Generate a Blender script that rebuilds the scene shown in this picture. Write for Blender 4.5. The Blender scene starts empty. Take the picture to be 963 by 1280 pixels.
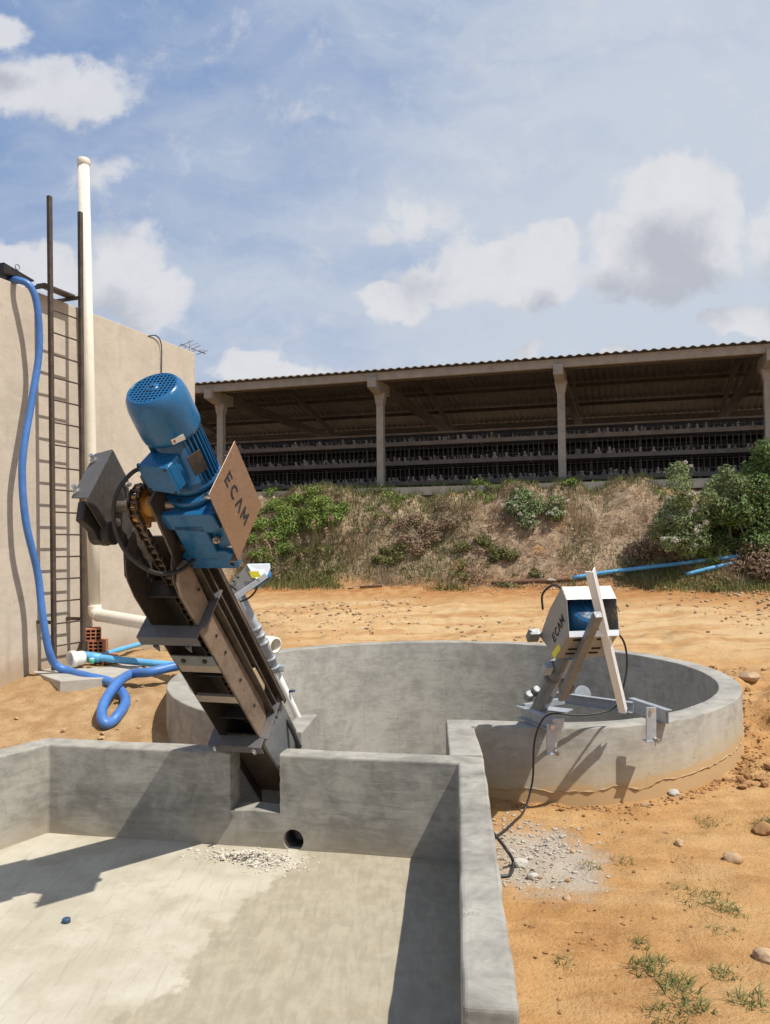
import bpy, bmesh, math, random
import numpy as np
from mathutils import Vector, Matrix, noise as mnoise

random.seed(7); RNG = np.random.default_rng(7)
SC = bpy.context.scene
COL = SC.collection
R = math.radians

# ------------------------------------------------------------------ camera
CZ, PITCH, ROLL, FOC = 2.1, R(2.46), R(0.5), 1000.0       # eye height, tilt, focal length in pixels of a 963x1280 frame
fw = np.array([0, math.cos(PITCH), math.sin(PITCH)])
r0 = np.array([1, 0, 0.]); u0 = np.array([0, -math.sin(PITCH), math.cos(PITCH)])
rc = math.cos(ROLL) * r0 - math.sin(ROLL) * u0
uc = math.sin(ROLL) * r0 + math.cos(ROLL) * u0
CAM = np.array([0, 0, CZ])
cd = bpy.data.cameras.new('camera'); cam = bpy.data.objects.new('camera', cd); COL.objects.link(cam)
cd.sensor_fit = 'VERTICAL'; cd.sensor_height = 24.0; cd.lens = 24.0 * FOC / 1280.0
cd.clip_start = 0.05; cd.clip_end = 3000
M3 = Matrix((rc, uc, -fw)).transposed()
cam.matrix_world = Matrix.Translation(CAM) @ M3.to_4x4()
SC.camera = cam

# ------------------------------------------------------------------ light
SUNV = Vector((0.49, -0.28, 1.0)).normalized()             # towards the sun
EL = math.asin(SUNV.z); AZ = math.atan2(SUNV.x, SUNV.y)
sd = bpy.data.lights.new('sun', 'SUN'); sd.energy = 4.6; sd.angle = R(0.53); sd.color = (1.0, 0.955, 0.88)
sun = bpy.data.objects.new('sun', sd); COL.objects.link(sun)
sun.rotation_euler = SUNV.to_track_quat('Z', 'Y').to_euler()
SC.view_settings.view_transform = 'Standard'
SC.view_settings.look = 'None'
SC.view_settings.exposure = 0.2
SC.view_settings.gamma = 1.0
SC.view_settings.use_curve_mapping = False
SC.cycles.max_bounces = 6; SC.cycles.diffuse_bounces = 3; SC.cycles.glossy_bounces = 3
SC.cycles.use_denoising = True

W = bpy.data.worlds.new('World'); SC.world = W; W.use_nodes = True
W.cycles.sampling_method = 'MANUAL'; W.cycles.sample_map_resolution = 512


class NT:
    """tiny node helper"""
    def __init__(s, tree):
        s.t = tree; s.n = tree.nodes; s.l = tree.links
    def node(s, kind, **kw):
        n = s.n.new(kind)
        for k, v in kw.items():
            setattr(n, k, v)
        return n
    def put(s, sock, v):
        if v is None: return
        if hasattr(v, 'is_output') or isinstance(v, bpy.types.NodeSocket): s.l.new(v, sock)
        else:
            if hasattr(sock.default_value, '__len__') and not hasattr(v, '__len__'): v = (v,) * len(sock.default_value)
            if hasattr(v, '__len__') and len(sock.default_value) == 4 and len(v) == 3: v = (*v, 1)
            sock.default_value = v
    def math(s, op, a, b=None, c=None, clamp=False):
        n = s.node('ShaderNodeMath', operation=op, use_clamp=clamp)
        s.put(n.inputs[0], a); s.put(n.inputs[1], b); s.put(n.inputs[2], c)
        return n.outputs[0]
    def vmath(s, op, a, b=None):
        n = s.node('ShaderNodeVectorMath', operation=op); s.put(n.inputs[0], a); s.put(n.inputs[1], b)
        return n.outputs['Value'] if op in ('LENGTH', 'DOT_PRODUCT') else n.outputs[0]
    def noise(s, vec, scale, detail=4, rough=0.55, dist=0.0):
        n = s.node('ShaderNodeTexNoise'); s.put(n.inputs['Vector'], vec)
        n.inputs['Scale'].default_value = scale; n.inputs['Detail'].default_value = detail
        n.inputs['Roughness'].default_value = rough; n.inputs['Distortion'].default_value = dist
        return n.outputs[0]
    def voro(s, vec, scale):
        n = s.node('ShaderNodeTexVoronoi'); s.put(n.inputs['Vector'], vec); n.inputs['Scale'].default_value = scale
        return n.outputs['Distance']
    def ramp(s, v, lo, hi, a=0.0, b=1.0):
        n = s.node('ShaderNodeMapRange', interpolation_type='SMOOTHSTEP')
        s.put(n.inputs[0], v); s.put(n.inputs[1], lo); s.put(n.inputs[2], hi); s.put(n.inputs[3], a); s.put(n.inputs[4], b)
        return n.outputs[0]
    def mix(s, f, a, b, mode='MIX'):
        n = s.node('ShaderNodeMix', data_type='RGBA', blend_type=mode)
        s.put(n.inputs[0], f); s.put(n.inputs[6], a); s.put(n.inputs[7], b)
        return n.outputs[2]
    def scale(s, vec, sc):
        n = s.node('ShaderNodeMapping'); s.put(n.inputs[0], vec); n.inputs['Scale'].default_value = sc
        return n.outputs[0]
    def xyz(s, vec):
        n = s.node('ShaderNodeSeparateXYZ'); s.put(n.inputs[0], vec); return n.outputs
    def comb(s, x, y, z):
        n = s.node('ShaderNodeCombineXYZ'); s.put(n.inputs[0], x); s.put(n.inputs[1], y); s.put(n.inputs[2], z); return n.outputs[0]


def build_world():
    t = NT(W.node_tree); t.n.clear()
    out = t.node('ShaderNodeOutputWorld'); bg = t.node('ShaderNodeBackground'); bg.inputs[1].default_value = 0.08
    t.l.new(bg.outputs[0], out.inputs[0])
    sky = t.node('ShaderNodeTexSky', sky_type='NISHITA'); sky.sun_disc = False
    sky.sun_elevation = EL; sky.sun_rotation = AZ
    sky.air_density = 1.0; sky.dust_density = 0.6; sky.ozone_density = 2.5
    co = t.node('ShaderNodeTexCoord').outputs['Generated']
    x, y, z = t.xyz(co)
    ya = t.math('MAXIMUM', t.math('ABSOLUTE', y), 0.12)
    p = t.comb(t.math('DIVIDE', x, ya), t.math('DIVIDE', z, ya), t.math('MULTIPLY', t.math('SIGN', y), 2.0))
    # slow warp so that cloud edges billow
    def warp(scale, amt, seed):
        n = t.node('ShaderNodeTexNoise'); t.put(n.inputs['Vector'], t.vmath('ADD', p, (seed, seed * .7, 0)))
        n.inputs['Scale'].default_value = scale; n.inputs['Detail'].default_value = 6; n.inputs['Roughness'].default_value = .58
        v = t.vmath('SUBTRACT', n.outputs['Color'], (.5, .5, .5))
        sc = t.node('ShaderNodeVectorMath', operation='SCALE'); t.put(sc.inputs[0], v); sc.inputs['Scale'].default_value = amt
        return sc.outputs[0]
    pw = t.vmath('ADD', t.vmath('ADD', p, warp(9, .085, 1.3)), warp(26, .035, 4.1))
    fine = t.noise(p, 17, 9, .66, .35)
    U = lambda px: (px - 481) / 1000.0
    V = lambda py: (685 - py) / 1000.0
    # (px, py, rx, ry, weight, base shade)
    cum = [(855, 240, 78, 62, 1.0), (895, 285, 58, 62, 1.0), (815, 320, 88, 60, 1.0), (780, 285, 40, 36, .7), (850, 300, 90, 70, 1.0),
           (640, 338, 100, 44, .85), (692, 305, 34, 30, .9), (560, 350, 72, 28, .8), (492, 383, 50, 26, .85), (520, 275, 62, 36, .42), (600, 300, 60, 30, .3),
           (945, 405, 66, 26, 1.0), (335, 462, 88, 24, 1.0), (300, 452, 34, 18, .8), (667, 440, 28, 14, .9), (776, 440, 26, 11, .8), (1005, 290, 60, 70, .8),
           (150, 325, 52, 58, .8), (30, 320, 66, 36, .85), (185, 372, 52, 40, .7), (70, 345, 60, 36, .7),
           (55, 98, 118, 48, .85), (0, 12, 52, 26, .7), (130, 202, 66, 30, .45), (-120, 200, 90, 60, .8), (1130, 150, 120, 60, .7), (1200, 420, 140, 40, .9), (-250, 420, 160, 50, .9)]
    def field(shift):
        q = t.vmath('ADD', pw, shift) if shift else pw
        acc = None
        for (px, py, rx, ry, w) in cum:
            d = t.vmath('MULTIPLY', t.vmath('SUBTRACT', q, (U(px), V(py), 2.0)), (1000 / rx, 1000 / ry, .12))
            e = t.math('MULTIPLY', t.math('SUBTRACT', 1.25, t.vmath('LENGTH', d), clamp=True), w)
            acc = e if acc is None else t.math('SMOOTH_MAX', acc, e, .12)
        return acc
    f0 = field(None)
    f1 = field((.006, .075, 0))
    dens = t.ramp(t.math('ADD', f0, t.math('MULTIPLY', t.math('SUBTRACT', fine, .5), 1.0)), .10, .48)
    shade = t.ramp(t.math('ADD', f1, t.math('MULTIPLY', t.math('SUBTRACT', fine, .5), 1.1)), -.05, .95)
    ccol = t.mix(shade, (8.3, 8.35, 8.6), (5.2, 5.45, 6.15))
    # thin high veil in long diagonal streaks
    rot = t.node('ShaderNodeMapping'); t.put(rot.inputs[0], t.vmath('ADD', p, warp(3, .25, 7.7))); rot.inputs['Rotation'].default_value = (0, 0, R(-28)); rot.inputs['Scale'].default_value = (1.3, 4.2, 1)
    st = t.noise(rot.outputs[0], 2.6, 8, .6)
    bl = t.noise(t.vmath('ADD', p, (3.1, .4, 0)), 2.4, 5, .6)
    u_, v_, _ = t.xyz(p)
    # clearer blue towards the upper left, veil thicker towards the right and low down
    clear = t.math('ADD', t.math('MULTIPLY', u_, .62), t.math('MULTIPLY', v_, -.42))
    veil = t.ramp(t.math('ADD', t.math('ADD', t.math('MULTIPLY', st, .85), t.math('MULTIPLY', bl, .5)), clear), -.06, .72, .10, .98)
    base = t.mix(.72, sky.outputs[0], (2.2, 3.75, 7.1))
    c1 = t.mix(veil, base, (6.3, 6.95, 7.95))
    c2 = t.mix(t.math('MULTIPLY', dens, .88), c1, ccol)
    t.l.new(c2, bg.inputs[0])


build_world()

# ------------------------------------------------------------------ rays from photograph measurements to places
def ray(x, y): return fw + rc * (x - 481.5) / FOC + uc * (640 - y) / FOC
def at(x, y, Y):
    d = ray(x, y); return CAM + d * Y / d[1]
def onz(x, y, z):
    d = ray(x, y); return CAM + d * (z - CZ) / d[2]
def onpl(x, y, p, n):
    d = ray(x, y); return CAM + d * np.dot(np.asarray(p) - CAM, n) / np.dot(d, n)

# ------------------------------------------------------------------ materials
MATS = {}
def newmat(name):
    m = bpy.data.materials.new(name); m.use_nodes = True
    t = NT(m.node_tree); b = t.n['Principled BSDF']
    MATS[name] = m
    return m, t, b
def bump(t, b, h, strength=.3, dist=.01):
    n = t.node('ShaderNodeBump'); n.inputs['Strength'].default_value = strength; n.inputs['Distance'].default_value = dist
    t.put(n.inputs['Height'], h); t.l.new(n.outputs[0], b.inputs['Normal'])
def pos(t): return t.node('ShaderNodeNewGeometry').outputs['Position']

def simple(name, col, rough=.6, metal=0., var=.18, scale=6., dirt=None, dirt_amt=.3, bmp=.1, bscale=60, spec=None):
    m, t, b = newmat(name); P = pos(t)
    n1 = t.noise(P, scale, 6, .6); n2 = t.noise(P, scale * 7, 4, .6)
    v = t.math('ADD', t.math('MULTIPLY', n1, .6), t.math('MULTIPLY', n2, .4))
    lo = tuple(c * (1 - var) for c in col); hi = tuple(min(1, c * (1 + var)) for c in col)
    c = t.mix(t.ramp(v, .3, .7), lo, hi)
    if dirt is not None:
        c = t.mix(t.ramp(t.noise(P, scale * 2.3, 7, .68), .5, .72, 0, dirt_amt), c, dirt)
    t.put(b.inputs['Base Color'], c)
    t.put(b.inputs['Roughness'], t.ramp(n2, .3, .7, max(.05, rough - .1), min(1, rough + .1)))
    b.inputs['Metallic'].default_value = metal
    if spec is not None: b.inputs['Specular IOR Level'].default_value = spec
    if bmp: bump(t, b, t.noise(P, bscale, 4, .6), bmp, .004)
    return m

def concrete(name, col, splash=None, splash_z=0., stain=.5, streaky=True, ring=False):
    m, t, b = newmat(name); P = pos(t)
    big = t.noise(P, 1.5, 6, .62); mid = t.noise(P, 5.5, 6, .65, .6); fin = t.noise(P, 70, 4, .7)
    sw = t.noise(t.scale(P, (1.2, 1.2, 5.0)), 3.2, 5, .6, 1.2)
    v = t.math('ADD', t.math('MULTIPLY', big, .4), t.math('ADD', t.math('MULTIPLY', mid, .35), t.math('MULTIPLY', sw, .25)))
    lo = tuple(c * (1 - stain) for c in col); hi = tuple(min(1, c * (1 + .35 * stain)) for c in col)
    c = t.mix(t.ramp(v, .36, .62), lo, hi)
    c = t.mix(t.ramp(fin, .35, .75, 0, .25), c, tuple(k * .72 for k in col))
    if streaky:
        rn = t.noise(t.scale(P, (9, 9, .5)), 1.4, 4, .6)
        c = t.mix(t.ramp(rn, .56, .72, 0, .22), c, tuple(k * .55 for k in col))
    if splash is not None:
        X_, Y_, z = t.xyz(P)
        zz = t.math('ADD', z, t.math('MULTIPLY', t.math('SUBTRACT', mid, .5), .22))
        if ring: zz = t.math('SUBTRACT', zz, t.ramp(X_, .7, 3.6, 0, .10))
        f = t.ramp(zz, splash_z - .05, splash_z + .34, .62, 0)
        g_ = t.ramp(zz, splash_z - .03, splash_z + .03, .85, 0)
        if ring:
            nd = t.vmath('DOT_PRODUCT', t.node('ShaderNodeNewGeometry').outputs['Normal'], t.vmath('SUBTRACT', t.comb(X_, Y_, 0), (.70, 9.40, 0)))
            m_ = t.math('MULTIPLY', t.ramp(nd, .2, .6), t.ramp(X_, .60, .66)); f = t.math('MULTIPLY', f, m_); g_ = t.math('MULTIPLY', g_, m_)
            c = t.mix(f, c, (.43, .33, .19)); c = t.mix(g_, c, splash)
        else: c = t.mix(f, c, splash)
    # hairline cracks and little pits
    cr = t.node('ShaderNodeTexVoronoi', feature='DISTANCE_TO_EDGE'); t.put(cr.inputs['Vector'], t.vmath('ADD', P, t.comb(t.math('MULTIPLY', mid, .5), t.math('MULTIPLY', big, .6), t.math('MULTIPLY', mid, .4)))); cr.inputs['Scale'].default_value = 1.1
    crk = t.math('MULTIPLY', t.ramp(cr.outputs['Distance'], .0015, .006, 1, 0), t.ramp(big, .48, .60))
    c = t.mix(t.math('MULTIPLY', crk, .55), c, tuple(k * .4 for k in col))
    pit = t.math('MULTIPLY', t.ramp(t.voro(P, 24), .05, .11, 1, 0), t.ramp(t.noise(P, 6, 3, .6), .55, .65))
    c = t.mix(t.math('MULTIPLY', pit, .5), c, tuple(k * .45 for k in col))
    t.put(b.inputs['Base Color'], c)
    b.inputs['Roughness'].default_value = .88
    h = t.math('ADD', t.math('MULTIPLY', sw, .5), t.math('ADD', t.math('MULTIPLY', fin, .16), t.math('MULTIPLY', mid, .5)))
    bump(t, b, h, .22, .012)
    return m

concrete('concrete_wall', (.335, .315, .27), splash=(.36, .29, .20), splash_z=-.09, stain=.52)
concrete('tank_concrete', (.345, .325, .28), splash=(.43, .27, .12), splash_z=.14, stain=.36, ring=True)
concrete('plaster_block', (.53, .455, .365), splash=(.33, .22, .12), splash_z=.62, stain=.15)
concrete('slab_concrete', (.43, .40, .35), stain=.2, streaky=False)

def floor_mat():
    m, t, b = newmat('basin_floor_concrete'); P = pos(t)
    x, y, z = t.xyz(P)
    n = t.noise(P, 2.2, 7, .62); n2 = t.noise(P, 9, 6, .62); sw = t.noise(t.scale(P, (5, 1.3, 1)), 3, 5, .6, .8)
    # dried pale mortar film left of a ragged diagonal edge, darker troweled screed right of it
    a = onz(372, 1072, -.03); c = onz(160, 1285, -.03)
    dv = c - a; nx, ny = dv[1], -dv[0]; L = math.hypot(nx, ny); nx /= L; ny /= L
    s = t.math('ADD', t.math('MULTIPLY', t.math('SUBTRACT', x, float(a[0])), nx), t.math('MULTIPLY', t.math('SUBTRACT', y, float(a[1])), ny))
    s = t.math('ADD', s, t.math('ADD', t.math('MULTIPLY', t.math('SUBTRACT', n, .5), .55), t.math('MULTIPLY', t.math('SUBTRACT', n2, .5), .22)))
    sgn = 1 if nx < 0 else -1
    f = t.ramp(t.math('MULTIPLY', s, sgn), -.02, .05)
    pale = t.mix(t.ramp(n, .35, .66), (.405, .36, .27), (.505, .46, .36))
    scr = t.mix(t.ramp(t.math('ADD', t.math('MULTIPLY', n2, .5), t.math('MULTIPLY', sw, .5)), .38, .62), (.315, .275, .195), (.39, .34, .25))
    col = t.mix(f, scr, pale)
    col = t.mix(t.ramp(t.noise(P, 30, 4, .6), .6, .75, 0, .25), col, (.25, .20, .13))
    arc = t.noise(t.scale(P, (14, 1.1, 1)), 2.2, 5, .65, .6)
    col = t.mix(t.ramp(arc, .52, .66, 0, .22), col, (.22, .19, .14))
    sp_ = t.math('MULTIPLY', t.ramp(t.voro(P, 16), .03, .07, 1, 0), t.ramp(n2, .5, .6))
    col = t.mix(t.math('MULTIPLY', sp_, .6), col, (.17, .12, .075))
    blot = t.ramp(t.noise(t.vmath('ADD', P, (3, 7, 0)), 3.4, 7, .7), .54, .64, 0, .28)
    col = t.mix(blot, col, (.30, .235, .15))
    t.put(b.inputs['Base Color'], col); b.inputs['Roughness'].default_value = .85
    bump(t, b, t.math('ADD', t.math('MULTIPLY', sw, .5), t.math('MULTIPLY', t.noise(P, 55, 4, .65), .3)), .5, .01)
floor_mat()

def ground_mat():
    m, t, b = newmat('orange_earth'); P = pos(t)
    x, y, z = t.xyz(P)
    n = t.noise(P, .7, 6, .6); n2 = t.noise(P, 4.5, 8, .65); n3 = t.noise(P, 38, 5, .7)
    tr = t.noise(t.scale(P, (.35, 2.6, 1)), 1.6, 6, .65, .5)
    c = t.mix(t.ramp(n2, .32, .68), (.37, .188, .068), (.50, .275, .110))
    c = t.mix(t.ramp(n, .42, .62, 0, .55), c, (.56, .34, .148))
    c = t.mix(t.ramp(tr, .45, .65, 0, .5), c, (.58, .375, .18))
    c = t.mix(t.ramp(n3, .5, .72, 0, .45), c, (.28, .145, .058))
    # paler, dustier wheel track behind the tank
    v = t.math('ADD', t.math('MULTIPLY', x, .284), t.math('MULTIPLY', y, .959))
    c = t.mix(t.math('MULTIPLY', t.math('MULTIPLY', t.ramp(v, 11.2, 13.0), t.ramp(v, 15.6, 14.6)), t.ramp(tr, .38, .56, .15, .75)), c, (.60, .43, .235))
    foot = t.math('MULTIPLY', t.ramp(v, 14.6, 16.0), t.ramp(v, 16.6, 17.2, 1, 0))
    c = t.mix(t.math('MULTIPLY', foot, t.ramp(n2, .4, .6)), c, (.36, .16, .055))
    # matted straw on the bank itself
    straw = t.mix(t.ramp(n2, .35, .65), (.25, .17, .105), (.44, .33, .22))
    c = t.mix(t.math('MULTIPLY', t.ramp(v, 16.2, 16.9), t.ramp(t.noise(P, 1.1, 5, .6), .28, .42)), c, straw)
    # paler dry yard by the plastered wall
    c = t.mix(t.math('MULTIPLY', t.ramp(x, -1.2, -2.4), t.ramp(v, 14.5, 12.5)), c, t.mix(t.ramp(n2, .35, .7), (.35, .21, .098), (.49, .33, .175)))
    # cement dust spilt beside the basin wall
    dm = t.vmath('LENGTH', t.vmath('MULTIPLY', t.vmath('SUBTRACT', P, (1.02, 5.38, .03)), (1.55, 1.05, .5)))
    c = t.mix(t.ramp(t.math('ADD', dm, t.math('MULTIPLY', t.math('SUBTRACT', n2, .5), .9)), .35, .75, .85, 0), c, (.45, .40, .325))
    t.put(b.inputs['Base Color'], c); b.inputs['Roughness'].default_value = .95
    b.inputs['Specular IOR Level'].default_value = .15
    bump(t, b, t.math('ADD', n3, t.math('MULTIPLY', n2, 1.2)), .8, .035)
ground_mat()

def foliage(name, dark, light, trans=.25, rough=.55):
    m, t, b = newmat(name)
    g = t.node('ShaderNodeNewGeometry')
    rnd = g.outputs['Random Per Island']
    n = t.noise(g.outputs['Position'], 1.4, 4, .6)
    f = t.math('ADD', t.math('MULTIPLY', rnd, .65), t.math('MULTIPLY', n, .5), clamp=True)
    c = t.mix(f, dark, light)
    t.put(b.inputs['Base Color'], c); b.inputs['Roughness'].default_value = rough
    b.inputs['Specular IOR Level'].default_value = .3
    tr = t.node('ShaderNodeBsdfTranslucent'); t.put(tr.inputs[0], c)
    mx = t.node('ShaderNodeMixShader'); mx.inputs[0].default_value = trans
    t.l.new(b.outputs[0], mx.inputs[1]); t.l.new(tr.outputs[0], mx.inputs[2])
    t.l.new(mx.outputs[0], t.n['Material Output'].inputs[0])
    return m
foliage('straw_blades', (.24, .16, .095), (.56, .425, .285))
foliage('green_blades', (.055, .085, .02), (.23, .24, .075))
foliage('brown_brush', (.13, .085, .052), (.42, .30, .195))
foliage('bright_leaves', (.07, .13, .02), (.29, .38, .085))
foliage('dark_leaves', (.04, .085, .022), (.20, .28, .085))
foliage('grey_leaves', (.07, .115, .04), (.33, .39, .18))
foliage('pale_flowers', (.45, .40, .34), (.72, .66, .60))
foliage('olive_leaves', (.09, .11, .03), (.26, .25, .09))

simple('raw_steel', (.115, .092, .074), .5, .55, .35, 5, dirt=(.16, .085, .04), dirt_amt=.45)
simple('dark_steel', (.035, .030, .027), .55, .4, .3, 5, dirt=(.09, .055, .03), dirt_amt=.35)
simple('shaded_paint', (.055, .05, .047), .5, .1, .25, 5, dirt=(.10, .065, .04), dirt_amt=.5)  # darker copy of the bracket grey, its shade put into the colour
simple('dark_paint', (.105, .10, .097), .5, .0, .15, 5, dirt=(.16, .13, .1), dirt_amt=.2)
simple('worn_skirt', (.30, .225, .165), .5, .6, .2, 5, dirt=(.15, .09, .055), dirt_amt=.55, bmp=.08)
simple('brushed_steel', (.42, .265, .165), .45, .75, .04, 9, dirt=(.34, .20, .11), dirt_amt=.2, bmp=.03)
simple('stainless_sheet', (.31, .305, .295), .5, .4, .06, 3, dirt=(.34, .27, .2), dirt_amt=.25, bmp=.04)
simple('galvanised', (.40, .425, .45), .5, .35, .16, 14, dirt=(.34, .31, .27), dirt_amt=.3, bmp=.05)
simple('galvanised_dull', (.20, .205, .205), .55, .4, .2, 10, dirt=(.22, .19, .15), dirt_amt=.35)
simple('blue_enamel', (.016, .112, .255), .24, 0, .12, 5, dirt=(.045, .075, .095), dirt_amt=.3, bmp=.02)
simple('hub_orange', (.55, .27, .05), .5, .1, .2, 8, dirt=(.14, .07, .03), dirt_amt=.6)
simple('black_void', (.012, .012, .013), .8, 0, .1)
simple('black_rubber', (.022, .021, .02), .5, 0, .2)
simple('chain_steel', (.13, .09, .065), .45, .7, .35, 12, dirt=(.22, .12, .06), dirt_amt=.5)
simple('bolt_zinc', (.62, .60, .56), .3, .9, .1)
simple('shaft_steel', (.42, .34, .27), .45, .7, .15)
simple('white_label', (.74, .72, .70), .5, 0, .05)
simple('yellow_label', (.74, .66, .04), .5, 0, .1)
simple('grime_plate', (.10, .085, .075), .6, .4, .5, 30)
simple('pvc_cream', (.74, .68, .56), .4, 0, .06, 3, dirt=(.55, .45, .32), dirt_amt=.25, bmp=.03)
simple('pvc_white', (.78, .76, .71), .4, 0, .05)
simple('hose_blue', (.055, .165, .44), .42, 0, .15, 4, dirt=(.16, .22, .36), dirt_amt=.35, bmp=.05)
simple('pipe_lightblue', (.10, .36, .62), .45, 0, .18, 3, dirt=(.30, .33, .32), dirt_amt=.45)
simple('rust_pipe', (.16, .085, .05), .8, .2, .3, 6)
simple('ladder_rust', (.08, .06, .047), .7, .3, .4, 7, dirt=(.20, .12, .07), dirt_amt=.5)
simple('brick_red', (.40, .15, .075), .9, 0, .2, 8, dirt=(.45, .30, .2), dirt_amt=.4)
simple('post_concrete', (.33, .295, .245), .9, 0, .16, 4, dirt=(.16, .13, .1), dirt_amt=.4)
simple('shaded_beam', (.13, .105, .085), .9, 0, .2, 4)  # beams under the roof: interior shade put into a darker colour
simple('roof_sheet', (.20, .165, .135), .85, 0, .22, 2, dirt=(.09, .07, .055), dirt_amt=.5)
simple('cage_wire', (.15, .13, .11), .7, .3, .25, 6)
simple('trough_metal', (.19, .165, .14), .6, .4, .25, 4, dirt=(.12, .1, .08), dirt_amt=.5)
simple('hen_feather', (.38, .33, .285), .9, 0, .2, 10)
simple('stone_tan', (.40, .27, .155), .95, 0, .3, 9, bmp=.6, bscale=30)
simple('stone_grey', (.42, .39, .34), .95, 0, .25, 9, bmp=.6, bscale=30)
simple('clod_earth', (.31, .165, .066), .98, 0, .3, 9, bmp=.6, bscale=30)
simple('mortar_pale', (.54, .49, .40), .95, 0, .15, 14)
simple('mortar_crumb', (.40, .355, .29), .95, 0, .2, 14)
simple('bark', (.20, .155, .11), .9, 0, .25, 12, bmp=.6)
simple('dry_stick', (.40, .29, .17), .9, 0, .2, 12)
simple('green_plastic', (.10, .50, .33), .4)
simple('navy_plastic', (.03, .07, .13), .4)
simple('antenna_metal', (.25, .25, .26), .5, .6)
simple('fibre_sheet', (.28, .27, .255), .85, 0, .2, 4)
simple('bright_steel', (.72, .77, .82), .4, .1, .05)
simple('cut_letter', (.60, .42, .20), .8)

# ------------------------------------------------------------------ mesh builder
BASE = {}
def tag(o, label=None, cat=None, group=None, kind=None):
    if label: o['label'] = label
    if cat: o['category'] = cat
    if group: o['group'] = group
    if kind: o['kind'] = kind
    return o
def thing(name, label, cat, base, group=None):
    o = bpy.data.objects.new(name, None); COL.objects.link(o); o.location = [float(k) for k in base]
    o.empty_display_size = .1
    BASE[o.name] = np.asarray(base, float)
    return tag(o, label, cat, group)
def link(name, me, mat, parent=None, base=None):
    o = bpy.data.objects.new(name, me); COL.objects.link(o)
    for mm in (mat if isinstance(mat, (list, tuple)) else [mat]):
        me.materials.append(MATS[mm])
    if parent is not None:
        o.parent = parent; BASE[o.name] = BASE[parent.name]
    else:
        b = np.zeros(3) if base is None else np.asarray(base, float)
        o.location = [float(k) for k in b]; BASE[o.name] = b
    return o
def rawmesh(name, V, F, mat, parent=None, smooth=False, base=None, nper=None):
    """fast mesh from arrays; F is (n,k) array"""
    V = np.asarray(V, np.float32); F = np.asarray(F, np.int32)
    b = BASE[parent.name] if parent is not None else (np.zeros(3) if base is None else np.asarray(base, float))
    V = V - b.astype(np.float32)
    me = bpy.data.meshes.new(name)
    me.vertices.add(len(V)); me.vertices.foreach_set('co', V.ravel())
    k = F.shape[1]
    me.loops.add(F.size); me.loops.foreach_set('vertex_index', F.ravel())
    me.polygons.add(len(F)); me.polygons.foreach_set('loop_start', np.arange(0, F.size, k, dtype=np.int32))
    me.polygons.foreach_set('loop_total', np.full(len(F), k, np.int32))
    me.polygons.foreach_set('use_smooth', np.full(len(F), smooth))
    me.update(); me.validate()
    return link(name, me, mat, parent, b)

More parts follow.
